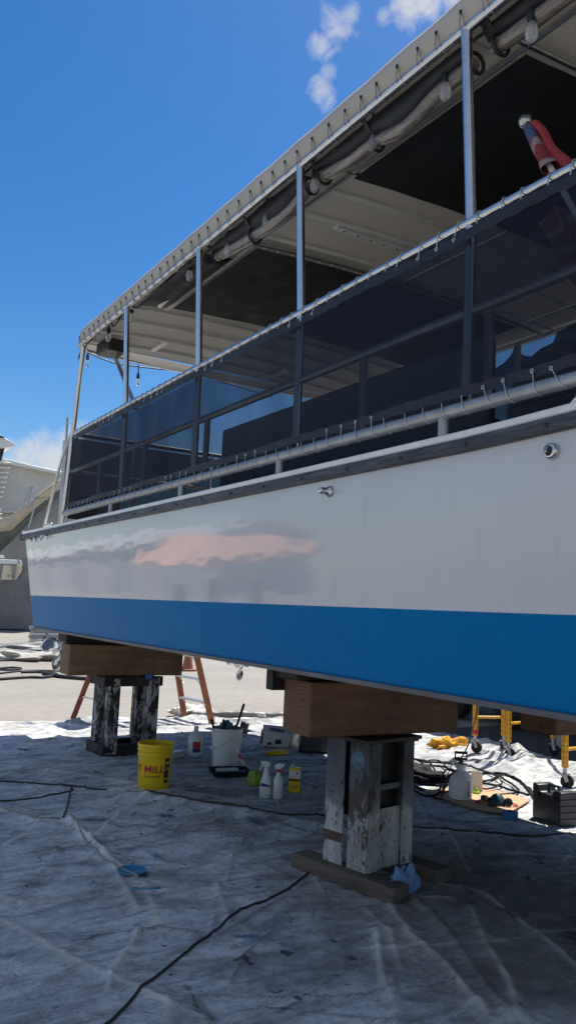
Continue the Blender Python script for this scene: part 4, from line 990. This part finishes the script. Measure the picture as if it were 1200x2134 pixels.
# disc of blue paint, tape strip
p = gz(275, 1822, .020); b = B(); b.lathe([(.083, 0), (.088, .003), (.084, .008), (.078, .005)], 30); o = b.obj('bucket_top', 'turq', None, loc=p); tag(o, 'round turquoise lid lying on the drop cloth', 'lid')
p = gz(305, 1862, .022); b = B(); b.add([(-.075, -.016, .002), (-.01, -.008, .004), (.0, -.014, .003), (.075, -.005, .002), (.07, .022, .004), (.005, .010, .002), (-.005, .016, .004), (-.07, .012, .003)], [(0,1,6,7), (1,2,5,6), (2,3,4,5)]); o = b.obj('tape_strip', 'turq', None, loc=p, rotz=-.3, solid=.003); tag(o, 'short strip of dark blue tape on the drop cloth below the round lid', 'tape')
# ------------------------------------------------------------------ cords and hoses
def cord(pts, r, mt, name, label, cat, dz=.006, extra=(), grp=None):
    P = [at(*p) for p in pts]; P = smooth_path([(p.x, p.y, 0) for p in P], 10)
    P = [Vector((p.x, p.y, th(p.x, p.y)+dz)) for p in P]+[Vector(e) for e in extra]
    o = B().tube(P, r, 7).obj(name, mt, None, P[0], loc=P[0], angle=80); return tag(o, label, cat, grp)
cord([(200,2170),(236,2134),(300,2070),(370,2010),(440,1958),(500,1908),(560,1885),(600,1862),(640,1830),(660,1812)], .0062, 'cord', 'extension_cord', 'dark extension cord curving from the bottom edge to the foot of the near stand', 'cord')
cord([(-20,1632),(60,1638),(120,1644),(170,1648),(222,1655)], .008, 'cord', 'extension_cord', 'dark cord lying at the left edge in front of the farther stand', 'cord')
cord([(265,1661),(330,1674),(420,1688),(500,1700),(560,1706),(640,1704),(690,1704)], .0075, 'browncord', 'extension_cord', 'brown cord running past the yellow pail toward the near stand', 'cord')
cord([(-10,1688),(60,1712),(142,1720),(180,1770),(230,1815),(286,1846)], .006, 'palecord', 'pale_rope', 'pale flat rope crossing the drop cloth toward the turquoise lid', 'rope')
cord([(-10,1676),(40,1674),(90,1668),(146,1658),(148,1650),(140,1690),(132,1712)], .006, 'cord', 'thin_cord', 'thin black cord bent sharply at the left of the drop cloth', 'cord')
cord([(850,1735),(940,1742),(1040,1748),(1120,1752),(1200,1745),(1260,1740)], .008, 'browncord', 'extension_cord', 'brown cord crossing the shaded cloth below the tool case', 'cord')
HG = 'dark hoses heaped behind the near stand'
HL = ['thick dark hose looping nearest the sprayer', 'dark hose arching right toward the tool case', 'dark blue hose at the back of the heap', 'dark hose lying flat along the front of the heap', 'thin dark hose tangled across the middle of the heap', 'black hose curling round the left of the heap']
hp = [[(852,1640),(900,1655),(960,1632),(1040,1620),(1100,1650),(1108,1668)],
      [(855,1605),(930,1612),(1000,1640),(1050,1628),(1085,1640),(1112,1672)],
      [(852,1588),(880,1600),(930,1604),(985,1612),(1040,1632),(1080,1660),(1040,1668)],
      [(852,1655),(890,1672),(940,1660),(1000,1648),(1060,1660),(1100,1672)],
      [(860,1620),(905,1598),(945,1625),(1010,1625),(1045,1648),(1010,1660),(975,1640)],
      [(856,1610),(870,1640),(905,1630),(890,1606),(862,1600),(855,1625),(880,1650),(960,1650)]]
for i, (q, l) in enumerate(zip(hp, HL)):
    cord(q, .0105 if i != 4 else .008, 'hose', 'air_hose', l, 'hose', .010+.008*i, (), HG)
crumple('dark_sheet', gz(872, 1622, .0), (.30, .34, .08), 17, 'hose', 'dark plastic sheet crumpled beneath the heaped hoses', 'sheet', 26, .5)
# hose hanging from the hull to the cloth
p0 = at(994, 1466, 1, 5.9); pts = smooth_path([(p0.x, p0.y, 1.4), p0, at(984, 1520, 1, 6.2), at(975, 1552, 1, 6.4), at(963, 1575, 1, 6.5), gz(950, 1590, .02), gz(905, 1592, .02)], 6)
o = B().tube(pts, .0075, 7).obj('hanging_hose', 'browncord', None, p0, loc=p0, angle=80); tag(o, 'thin brown hose hanging down from behind the hull beside the yellow scaffold', 'hose')
# ------------------------------------------------------------------ right hand group
L_ = gz(958, 1670); sp = thing('pump_sprayer', 'white pump sprayer bottle with black pump handle', 'sprayer', L_, -.7)
B().lathe([(.075, 0), (.092, .012), (.094, .17), (.088, .20), (.06, .235), (.036, .25), (.036, .262), (.058, .288), (.058, .296), (.03, .30)], 28).obj('tank', 'milky', sp, angle=50)
b = B(); b.tube([(0, 0, .29), (0, 0, .335)], .02, 12); b.tube([(-.045, 0, .335), (-.045, 0, .385), (.045, 0, .385), (.045, 0, .335)], .012, 8, closed=True); b.obj('pump_handle', 'blackpl', sp, angle=50)
b = B(); b.tube(smooth_path([(-.05, -.02, .24), (-.12, -.02, .24), (-.15, -.02, .15), (-.17, -.02, .06), (-.22, -.02, .02), (-.13, -.03, .012)], 6), .007, 7); b.obj('hose', 'black', sp, angle=80)
b = B(); b.bar((-.15, -.03, .03), (-.10, -.03, .20), .022, .022); b.bar((-.10, -.03, .19), (-.02, -.03, .24), .018, .03); b.obj('wand_grip', 'blackpl', sp, bevel=.005)
b = B(); b.tube([(-.16, -.02, .02), (-.07, -.01, .30)], .005, 6); b.obj('wand', 'whitepl', sp)
ra2 = lambda z: .0945
wrap_patch(sp, -1.15, -.55, .045, .19, ra2, 'paper'); 
b = B()
for i in range(6): b.grid(lambda u, v: (.0965*math.cos(-1.0+.28*u), .0965*math.sin(-1.0+.28*u), .06+i*.02+.012*v), 4, 2)
b.obj('small_print', 'navy', sp)
sp.scale = (1.08, 1.08, 1.06)
L_ = gz(992, 1655); o = B().box((0, 0, .10), (.10, .012, .20)).obj('paper_card', 'paper', None, loc=L_, rotz=-.7, bevel=.002); tag(o, 'upright white card behind the pump sprayer', 'card')
cbp = [gz(880, 1655), gz(1000, 1640), gz(1105, 1672), gz(1058, 1702), gz(1000, 1690)]
zc = max(p.z for p in cbp)+.006; b = B(); b.prism([(p.x, p.y, zc) for p in cbp], (0, 0, 0), (0, 0, .008)); o = b.obj('cardboard_sheet', 'cardboard', None, cbp[0], loc=cbp[0]); tag(o, 'tan cardboard sheet on the cloth with a respirator on it', 'cardboard')
zc += .009
p = at(1035, 1677, 2, zc); rs = thing('respirator', 'dark teal half mask respirator lying on the cardboard', 'respirator', p, -.5)
b = B(); b.lathe([(.085, 0), (.08, .02), (.06, .055), (.035, .082), (.015, .09)], 20, sx=1, sy=.75); b.obj('mask', 'teal', rs, angle=70)
for s in (-1, 1):
    b = B(); b.lathe([(.034, 0), (.036, .004), (.036, .022), (.03, .026)], 18, (s*.075, -.045, .03), Matrix.Rotation(math.radians(70), 3, 'X')); b.obj('filter', 'blackpl', rs)
b = B(); b.tube(smooth_path([(.08, .02, .03), (.14, .02, .01), (.16, -.04, .008), (.11, -.07, .01)], 5), .006, 6); b.obj('strap', 'red', rs)
p = at(1006, 1672, 2, zc); cp = thing('hand_clamp', 'red clamp lying on the cardboard left of the respirator', 'clamp', p, .3)
b = B(); b.bar((-.08, 0, .012), (.06, .0, .012), .022, .018); b.bar((-.08, .03, .012), (.05, .012, .012), .02, .018); b.obj('handle', 'red', cp, bevel=.004)
b = B(); b.box((.02, .0, .03), (.05, .05, .045)); b.obj('jaw', 'blackpl', cp, bevel=.006)
p = gz(1062, 1706); o = B().lathe([(.034, 0), (.062, .0), (.062, .055), (.034, .055), (.034, 0)], 28, capb=False, capt=False).obj('tape_roll', 'bluetape', None, loc=p); tag(o, 'roll of blue masking tape standing at the edge of the sunlight', 'tape roll')
p = gz(992, 1660, .012); o = B().lathe([(.03, 0), (.032, .03), (.02, .04), (.012, .06)], 16).obj('bottle_top', 'lime', None, loc=p); tag(o, 'small lime green bottle top at the foot of the pump sprayer', 'bottle top')
# tool case
a = gz(1108, 1702); c = gz(1165, 1724); dv = (c-a); dv.z = 0; ln = dv.length
L_ = a.lerp(c, .5); rz = math.atan2(dv.y, dv.x)
tcase = thing('tool_case', 'black plastic tool case with carrying handle standing upright', 'tool case', (L_.x, L_.y, max(a.z, c.z)), rz)
w2 = ln/2+.0; H_ = .245; D_ = .17
# outline: shoulders either side of a handle
ol = [(-w2, .0), (w2, .0), (w2, H_+.005), (w2*.78, H_+.012), (w2*.55, H_+.01), (w2*.38, H_-.03), (-w2*.45, H_-.03), (-w2*.62, H_+.02), (-w2*.95, H_+.028), (-w2, H_+.015)]
b = B(); b.prism([(x, 0, z) for x, z in ol], (0, .0, 0), (0, D_, 0)); b.obj('shell', 'blackpl', tcase, bevel=.008)
b = B(); b.tube([(-w2*.42, D_*.5, H_-.05), (-w2*.36, D_*.5, H_+.028), (w2*.30, D_*.5, H_+.028), (w2*.36, D_*.5, H_-.05)], .013, 8); b.obj('handle', 'blackpl', tcase, angle=40)
b = B()
for i in range(4): b.box((w2+.004, D_*.5, .045+i*.048), (.010, D_*1.04, .022))
b.obj('rib', 'blackpl', tcase, bevel=.003)
b = B()
for x in (-w2*.6, w2*.6): B().box((x, -.004, H_-.045), (.04, .012, .05)).obj('latch', 'black', tcase, bevel=.004)
pass
# orange cloth
p = gz(930, 1558); crumple('orange_cloth', p, (.27, .13, .09), 27, 'orangecl', 'bright orange cloth heaped in the sun behind the near beam', 'cloth', 26, .7)
# ------------------------------------------------------------------ yellow rolling scaffolds
def caster(par, x, y, z0, a):
    R = .062
    b = B(); b.tube([(x, y, z0+R*2+.01), (x, y, z0+R*2+.07)], .018, 10); b.box((x, y, z0+R*2+.008), (.075, .075, .01))
    d = Vector((math.cos(a), math.sin(a), 0)); n = Vector((-d.y, d.x, 0)); q = Vector((x, y, z0+R))-d*.02
    for s in (-1, 1): b.bar(Vector((x, y, z0+R*2+.005))+n*s*.026, q+n*s*.026, .035, .005, n)
    o = b.obj('caster', 'galv', par, bevel=.002)
    b = B(); b.lathe([(.02, -.021), (R*.9, -.021), (R, -.012), (R, .012), (R*.9, .021), (.02, .021)], 24, q, n.to_track_quat('Z', 'Y').to_matrix()); b.obj('wheel', 'tyre', o, angle=45)
def post(par, x, y, z0, z1, holes):
    b = B(); b.box((x, y, (z0+z1)/2), (.048, .048, z1-z0)); o = b.obj('post', 'yscaf', par, bevel=.004)
    if holes:
        b = B(); n = int((z1-z0-.06)/.05)
        for i in range(n):
            b.lathe([(.0065, 0), (.0065, .0015)], 8, (x-.0245, y, z0+.05+i*.05), Matrix.Rotation(-math.pi/2, 3, 'Y'))
            b.lathe([(.0065, 0), (.0065, .0015)], 8, (x, y-.0245, z0+.05+i*.05), Matrix.Rotation(math.pi/2, 3, 'X'))
        b.obj('hole_row', 'ink', o)
def scaffold(label, frames, z, ang, dep):
    t = thing('rolling_scaffold', label, 'scaffold', frames[0][0], ang, 'yellow rolling scaffolds under the far side')
    o = frames[0][0]; Ri = Matrix.Rotation(-ang, 3, 'Z')
    for A, Bp, rz_ in frames:
        a, c = Ri @ (A-o), Ri @ (Bp-o)
        for p in (a, c): post(t, p.x, p.y, .19, 1.75, True); caster(t, p.x, p.y, -o.z+th(*(Matrix.Rotation(ang, 3, 'Z') @ p+o)[:2]) if False else 0.0, 2.2)
        b = B()
        for zz in rz_: b.tube([(a.x, a.y, zz), (c.x, c.y, zz)], .017, 10)
        b.obj('rung', 'yscaf', t)
    if len(frames) > 1:
        a0, c0 = Ri @ (frames[0][1]-o), Ri @ (frames[1][1]-o)
        b = B(); b.tube([(a0.x, a0.y, 1.4), (c0.x, c0.y, 1.4)], .02, 10); b.obj('side_rail', 'yscaf', t)
    return t
A = gz(988, 1577); A = Vector((6.93, 7.08, A.z)); Bq = at(1046, 1572, 2, .03)
scaffold('yellow scaffold end frame on castors beside the orange cloth, with a red tag', [(A, Vector((Bq.x+.02, Bq.y, A.z)), (.40, .9, 1.5))], 0, 0, 1)
o = B().box((0, 0, 0), (.052, .052, .05)).obj('paper_tag', 'red', None, loc=(A.x, A.y, A.z+.235)); tag(o, 'small red tag wrapped round the foot of a yellow scaffold post', 'tag')
C_ = at(1058, 1583, 2, .02); D_2 = gz(1176, 1637)
scaffold('yellow scaffold with drilled posts at the right edge behind the tool case', [(Vector((C_.x, C_.y, .02)), Vector((C_.x+.78, C_.y+.04, .02)), (.40, .95, 1.5)), (Vector((D_2.x, D_2.y, .02)), Vector((D_2.x+.78, D_2.y+.04, .02)), (.36, .95, 1.5))], 0, 0, 1)
# metal plate leaning by the scaffold
p = at(1170, 1560, 2, 0.0); b = B(); b.box((0, 0, .12), (.16, .03, .24)); o = b.obj('speckled_box', 'galv', None, loc=p, rotz=-.5, bevel=.004); tag(o, 'speckled grey box in the shade behind the right scaffold post', 'box')
# ------------------------------------------------------------------ ladder
A1, A2 = at(385, 1499), at(443, 1513); Bb = at(152, 1499)
apex = at(335, 1075, 1, 10.7)
fr = (A1+A2)/2; mid = (A1+A2)/2
lad = thing('step_ladder', 'tall orange fibreglass stepladder standing astride behind the farther stand', 'ladder', fr)
wv_ = (A2-A1); wv_.z = 0
T1, T2 = Vector((apex.x, apex.y, 2.75))-wv_*.22, Vector((apex.x, apex.y, 2.75))+wv_*.22
lo = lambda p: Vector(p)-fr
B().bar(lo(A1), lo(T1), .085, .03, wv_).obj('front_rail', 'orange', lad, bevel=.004); B().bar(lo(A2), lo(T2), .085, .03, wv_).obj('front_rail', 'orange', lad, bevel=.004)
for i in range(1, 9):
    t = i*.30/2.75; b = B(); b.bar(lo(A1.lerp(T1, t)), lo(A2.lerp(T2, t)), .085, .028); b.obj('step', 'alu', lad, bevel=.003)
    b = B(); b.bar(lo(A1.lerp(T1, t)), lo(A1.lerp(T1, t-.03).lerp(A2.lerp(T2, t-.03), .2)), .012, .004); b.bar(lo(A2.lerp(T2, t-.05)), lo(A2.lerp(T2, t).lerp(A1.lerp(T1, t), .25)), .012, .004); b.obj('step_brace', 'alu', lad)
B1 = Bb; B2 = Bb+wv_*.95
for p, q in ((B1, T1), (B2, T2)): B().bar(lo(p), lo(q+Vector((-.06, .05, -.05))), .07, .028, wv_).obj('rear_rail', 'orangedark', lad, bevel=.004)
for i in range(1, 9):
    t = i*.30/2.75; B().bar(lo(B1.lerp(T1, t)), lo(B2.lerp(T2, t)), .035, .018).obj('rear_brace', 'alu', lad)
tm = lo((T1+T2)/2); B().box(tm+Vector((0, 0, .02)), (.40, .30, .05), (0, 0, math.atan2(wv_.y, wv_.x))).obj('top_cap', 'orange', lad, bevel=.01)
# ------------------------------------------------------------------ background yard
p = at(391, 1397); oc = thing('traffic_cone', 'small orange traffic cone on the sunlit concrete beyond the ladder', 'cone', p)
B().box((0, 0, .02), (.36, .36, .04)).obj('base', 'orange', oc, bevel=.01); B().lathe([(.14, .04), (.04, .68), (.03, .70)], 24).obj('cone', 'orange', oc, angle=60)
# rolled sheet behind the ladder
pts = smooth_path([at(x, y) for x, y in ((395, 1497), (450, 1496), (510, 1497), (560, 1499), (620, 1500), (700, 1500))], 6)
o = B().tube([(p.x, p.y, .05) for p in pts], [.055+.018*math.sin(i*1.3)*math.sin(i*.7) for i in range(len(pts))], 10).obj('rolled_sheet', 'greyfab', None, pts[0], loc=pts[0], angle=80); tag(o, 'long grey rolled plastic sheet lying behind the ladder at the edge of the cloth', 'sheet')
crumple('plastic_sheet', at(402, 1492), (.35, .25, .10), 37, 'paper', 'crumpled clear plastic sheet at the foot of the ladder', 'sheet', 24, .6)
crumple('white_tarp', at(30, 1374), (1.15, .7, .16), 44, 'canvas', 'heap of white tarpaulin far behind on the concrete at the left', 'tarp', 40, .8)
crumple('grey_tarp', at(30, 1360), (2.6, .8, .20), 46, 'greyfab', 'flat grey tarpaulin behind the white heap', 'tarp', 30, .5)
# stack of white boards behind the propeller
p = at(92, 1353); SG = 'white boards stacked behind the propeller'
for i in range(7):
    b = B(); b.box((0, 0, 0), (1.0, .35, .085)); b.mat(1).box((-.35+.06*i, -.18, 0), (.12, .01, .04))
    o = b.obj('stacked_board', ['hullgrey' if i % 2 else 'dull_alu', 'browncord'], None, loc=(p.x+.02*(i % 3), p.y, .10+i*.095), rotz=.45, bevel=.012); tag(o, 'grey white board in the stack beyond the propeller', 'board', SG)
# long hoses and shadows of gear on the concrete
def ghose(pts, r, label):
    P = smooth_path([at(*q) for q in pts], 6); P = [Vector((p.x, p.y, r-.012)) for p in P]
    o = B().tube(P, r, 6).obj('yard_hose', 'black', None, P[0], loc=P[0], angle=80); tag(o, label, 'hose')
ghose([(0, 1394), (20, 1392), (45, 1394), (20, 1397), (0, 1396)], .025, 'black hose end curled on the concrete at the left edge')
ghose([(45, 1402), (85, 1402), (120, 1407), (92, 1413), (55, 1413), (0, 1417)], .03, 'black hose looped on the sunlit concrete left of the farther stand')
ghose([(90, 1405), (125, 1412), (180, 1417), (240, 1420)], .04, 'black hose stretched behind the farther stand')
ghose([(0, 1404), (60, 1398), (130, 1399), (200, 1400)], .02, 'thin black hose lying farthest back on the concrete')
# big yacht in the background
YO = Vector((9.5, 42, 0))
ya = thing('motor_yacht', 'big weathered white yacht hauled out in the background at the left', 'yacht', YO)
Yp = lambda px, py, y=42: at(px, py, 1, y)
def slab(pp, name, mt, y=42, d=.3, par=ya, extra=None):
    b = B(); b.prism([Yp(q[0], q[1], y) for q in pp], (0, 0, 0), (0, d, 0)); return b.obj(name, mt, par, YO, bevel=.02)
# superstructure with depth, bow pointing away to the right
slab([(-260, 955), (20, 965), (62, 973), (250, 1012), (250, 1240), (-260, 1230)], 'superstructure', 'yachtw', 42.5, 5)
slab([(-260, 945), (22, 958), (64, 969), (250, 1008), (250, 1014), (64, 976), (20, 967), (-260, 957)], 'roof_edge', 'whitepaint', 41.9, 6)
slab([(-260, 1061), (60, 1065), (60, 1069), (-260, 1066)], 'moulding', 'whitepaint', 42.3, .3)
b = B()       # flared bow of the hull; grey of the lower flank paints in its shade
q = [[Yp(-260, 1075, 41), Yp(-20, 1083, 41), Yp(20, 1078, 40.6), Yp(62, 1045, 40), Yp(112, 1008, 39.5), Yp(200, 960, 39)],
     [Yp(-260, 1100, 41), Yp(-20, 1112, 41), Yp(25, 1105, 40.7), Yp(70, 1062, 40.2), Yp(118, 1022, 39.8), Yp(200, 985, 39.5)],
     [Yp(-260, 1150, 41.2), Yp(-20, 1168, 41.2), Yp(30, 1122, 41), Yp(90, 1055, 40.8), Yp(122, 1035, 40.5), Yp(200, 1000, 40)],
     [Yp(-260, 1200, 42), Yp(-20, 1220, 42), Yp(45, 1200, 42), Yp(90, 1160, 42), Yp(125, 1130, 42), Yp(200, 1100, 42)],
     [Yp(-260, 1270, 43), Yp(-20, 1280, 43), Yp(60, 1270, 43), Yp(100, 1250, 43), Yp(130, 1230, 43), Yp(200, 1220, 43)]]
for i, mt in enumerate((1, 0, 2, 2)):
    b.mat(mt)
    b.add(q[i]+q[i+1], [(j, 6+j, 7+j, j+1) for j in range(5)])
b.obj('hull', ['dkgreen', 'tan', 'hullgrey'], ya, YO, angle=60, solid=.1)
def ytube(pp, r, name, mt, y=39.8): return B().tube([Yp(a, c, y) for a, c in pp], r, 8).obj(name, mt, ya, YO, angle=60)
ytube([(52, 1070), (72, 1037), (130, 1005)], .035, 'bow_rail', 'dull_alu'); ytube([(72, 1037), (70, 1065), (60, 1100)], .04, 'rail_post', 'dull_alu'); ytube([(74, 1040), (100, 1041)], .03, 'rail_bar', 'dull_alu')
ytube([(48, 1062), (64, 1016), (70, 1013), (58, 1056)], .05, 'boarding_handle', 'dull_alu')
for i in range(8):
    x0 = 24-2.6*i; slab([(-120, 960+i*10.2), (x0, 963+i*10.2), (x0, 966+i*10.2), (-120, 963+i*10.2)], 'louvre', 'whitepaint', 41.3, .5)
for i in range(3): slab([(-120, 1058+i*9), (4+i*2-3*(i == 2), 1061+i*9), (3+i*2, 1064+i*9), (-120, 1061+i*9)], 'louvre', 'whitepaint', 41.2, .5)
slab([(-200, 880), (0, 908), (14, 914), (34, 926), (28, 931), (-10, 934), (-200, 925)], 'hardtop', 'whitepaint', 41, 4)
slab([(-6, 960), (9, 918), (15, 919), (4, 960)], 'hardtop_leg', 'navyhull', 41.4, .3)
slab([(-200, 876), (0, 905), (12, 913), (-200, 886)], 'hardtop_edge', 'navyhull', 40.9, .3)
# grey shrink-wrapped skirt and white lift frame
b = B(); b.prism([at(-260, 1200, 1, 40.5), at(62, 1208, 1, 40.5), at(75, 1311, 1, 40.5), at(-260, 1311, 1, 40.5)], (0, 0, 0), (0, 3, 0)); o = b.obj('wrapped_trailer', 'greyfab', None, at(0, 1311, 1, 40.5), loc=at(0, 1311, 1, 40.5)); tag(o, 'dull grey shrink wrapped load standing below the background yacht', 'covered load')
LF = at(20, 1210, 1, 38); lf = thing('lift_frame', 'white steel lifting frame with bolted end plate in front of the grey wrapped load', 'frame', (LF.x, LF.y, 0)); LO2 = Vector((LF.x, LF.y, 0))
def ls(pp, name, mt, y=38, d=.35): b = B(); b.prism([at(a, c, 1, y) for a, c in pp], (0, 0, 0), (0, d, 0)); return b.obj(name, mt, lf, LO2, bevel=.01)
ls([(-200, 1155), (36, 1167), (38, 1176), (-200, 1166)], 'beam', 'whitepaint'); ls([(-200, 1152), (9, 1157), (10, 1163), (-200, 1160)], 'top_beam', 'cream', 38.2)
ls([(37, 1167), (45, 1167), (48, 1174), (46, 1180), (38, 1179)], 'end_plate', 'whitepaint', 37.9, .3)
ls([(8, 1177), (46, 1180), (46, 1190), (35, 1208), (4, 1208)], 'gusset', 'cream', 38.1, .2)
ls([(-60, 1172), (8, 1176), (2, 1213), (-60, 1213)], 'column', 'hullgrey', 38.2, .3); ls([(28, 1178), (36, 1179), (32, 1208), (28, 1208)], 'web', 'hullgrey', 37.95, .2)
for a, c in ((19, 1200), (28, 1201), (40, 1169), (41, 1174)): ls([(a-1.2, c-1.2), (a+1.2, c-1.2), (a+1.2, c+1.2), (a-1.2, c+1.2)], 'bolt', 'ink', 37.8, .1)
b = B()
for x in (-4.0,):
    b.box((x, .8, .06), (.3, 1.0, .12)); b.box((x, .8, 1.3), (.22, .22, 2.5))
b.obj('support', 'whitepaint', lf)
# dark hulled boat on a trailer at the right, its tall unseen hull added to shade the apron
NB = Vector((10.4, 8.4, 0)); nb_ = thing('shade_trailer_boat', 'dark hulled motorboat on a low trailer beyond the yellow scaffold, its unseen top added to cast shade', 'boat', NB, math.radians(0))
b = B(); ys = [-6, -4, -2, 0, 2, 3.2, 4]; rings = []
for i, y in enumerate(ys):
    k = 1 if y > -2 else max(.15, 1-((-2-y)/4.6)**2); 
    rings.append([(-1.5*k, y, 3.4), (-1.5*k, y, 1.3), (-1.25*k, y, .62), (-.5*k, y, .46), (.5*k, y, .46), (1.25*k, y, .62), (1.5*k, y, 1.3), (1.5*k, y, 3.4)])
for r in rings: b.v += r
for i in range(len(ys)-1):
    for j in range(8): b.f.append((i*8+j, i*8+(j+1) % 8, (i+1)*8+(j+1) % 8, (i+1)*8+j)); b.mi.append(0)
b.f += [tuple(range(8))[::-1], tuple(range((len(ys)-1)*8, len(ys)*8))]; b.mi += [0, 0]; b.obj('hull', 'navyhull', nb_, angle=40)
B().box((0, .4, 3.85), (2.4, 4.0, .9), (0, 0, 0), .85).obj('cabin', 'whitepaint', nb_, bevel=.05)
for s in (-1, 1): B().box((s*1.16, .4, 3.88), (.05, 3.0, .4), (0, s*.16, 0)).obj('window', 'glassy', nb_)
tl = B().bar((-.9, -5, .36), (-.9, 3.8, .36), .12, .14).bar((.9, -5, .36), (.9, 3.8, .36), .12, .14).bar((-1, 0, .36), (1, 0, .36), .1, .1).bar((-1, 1.0, .36), (1, 1.0, .36), .1, .1).obj('trailer', 'rusty', nb_)
for y in (.0, 1.2):
    for s in (-1, 1): B().lathe([(.12, -.11), (.28, -.11), (.33, -.07), (.33, .07), (.28, .11), (.12, .11)], 28, (s*1.15, y+.3, .33), Matrix.Rotation(math.pi/2, 3, 'Y')).obj('wheel', 'tyre', tl, angle=50)
# yard behind the camera, seen only as reflections in the glossy topsides
sh = thing('boat_shed', 'long grey boatyard shed with a white eave, reflected faintly in the topsides', 'shed', (-34, 118, 0))
B().box((0, 0, 2.7), (10, 100, 5.4)).obj('wall', 'terraw', sh)
b = B(); b.prism([(-5.6, 0, 5.41), (5.6, 0, 5.41), (5.6, 0, 6.1), (0, 0, 7.4), (-5.6, 0, 6.1)], (0, -50.5, 0), (0, 50.5, 0)); b.obj('roof', 'whitepaint', sh)
for i in range(6): B().box((5.02, -42+i*17, 2.2), (.1, 8, 4.4)).obj('door', 'hullgrey', sh)
ph = thing('reflection_hull', 'made up salmon hull, unseen, added for its reflection on the white topsides', 'boat', (-11.5, 33, 0), math.pi)  # hull made up and shaped for the salmon streak it reflects
b = B(); ys = [-9.5, -7.5, -4, -.5, 2.5, 5.5, 8.5]; kk = [.05, .35, .7, 1, .8, .4, .05]
for y, k in zip(ys, kk): b.v += [(-1.0*k, y, 2.8+.85*k), (-1.7*k, y, 2.75-.35*k), (0, y, 2.6-.35*k), (1.7*k, y, 2.75-.35*k), (1.0*k, y, 2.8+.85*k)]
for i in range(6):
    for j in range(5): b.f.append((i*5+j, i*5+(j+1) % 5, (i+1)*5+(j+1) % 5, (i+1)*5+j)); b.mi.append(0)
b.f += [(4,3,2,1,0), (30,31,32,33,34)]; b.mi += [0, 0]; b.obj('hull', 'salmon', ph, angle=50)
for y in (-4, 0, 4): B().box((0, y, .8), (.5, .25, 1.6)).obj('block', 'plank', ph)
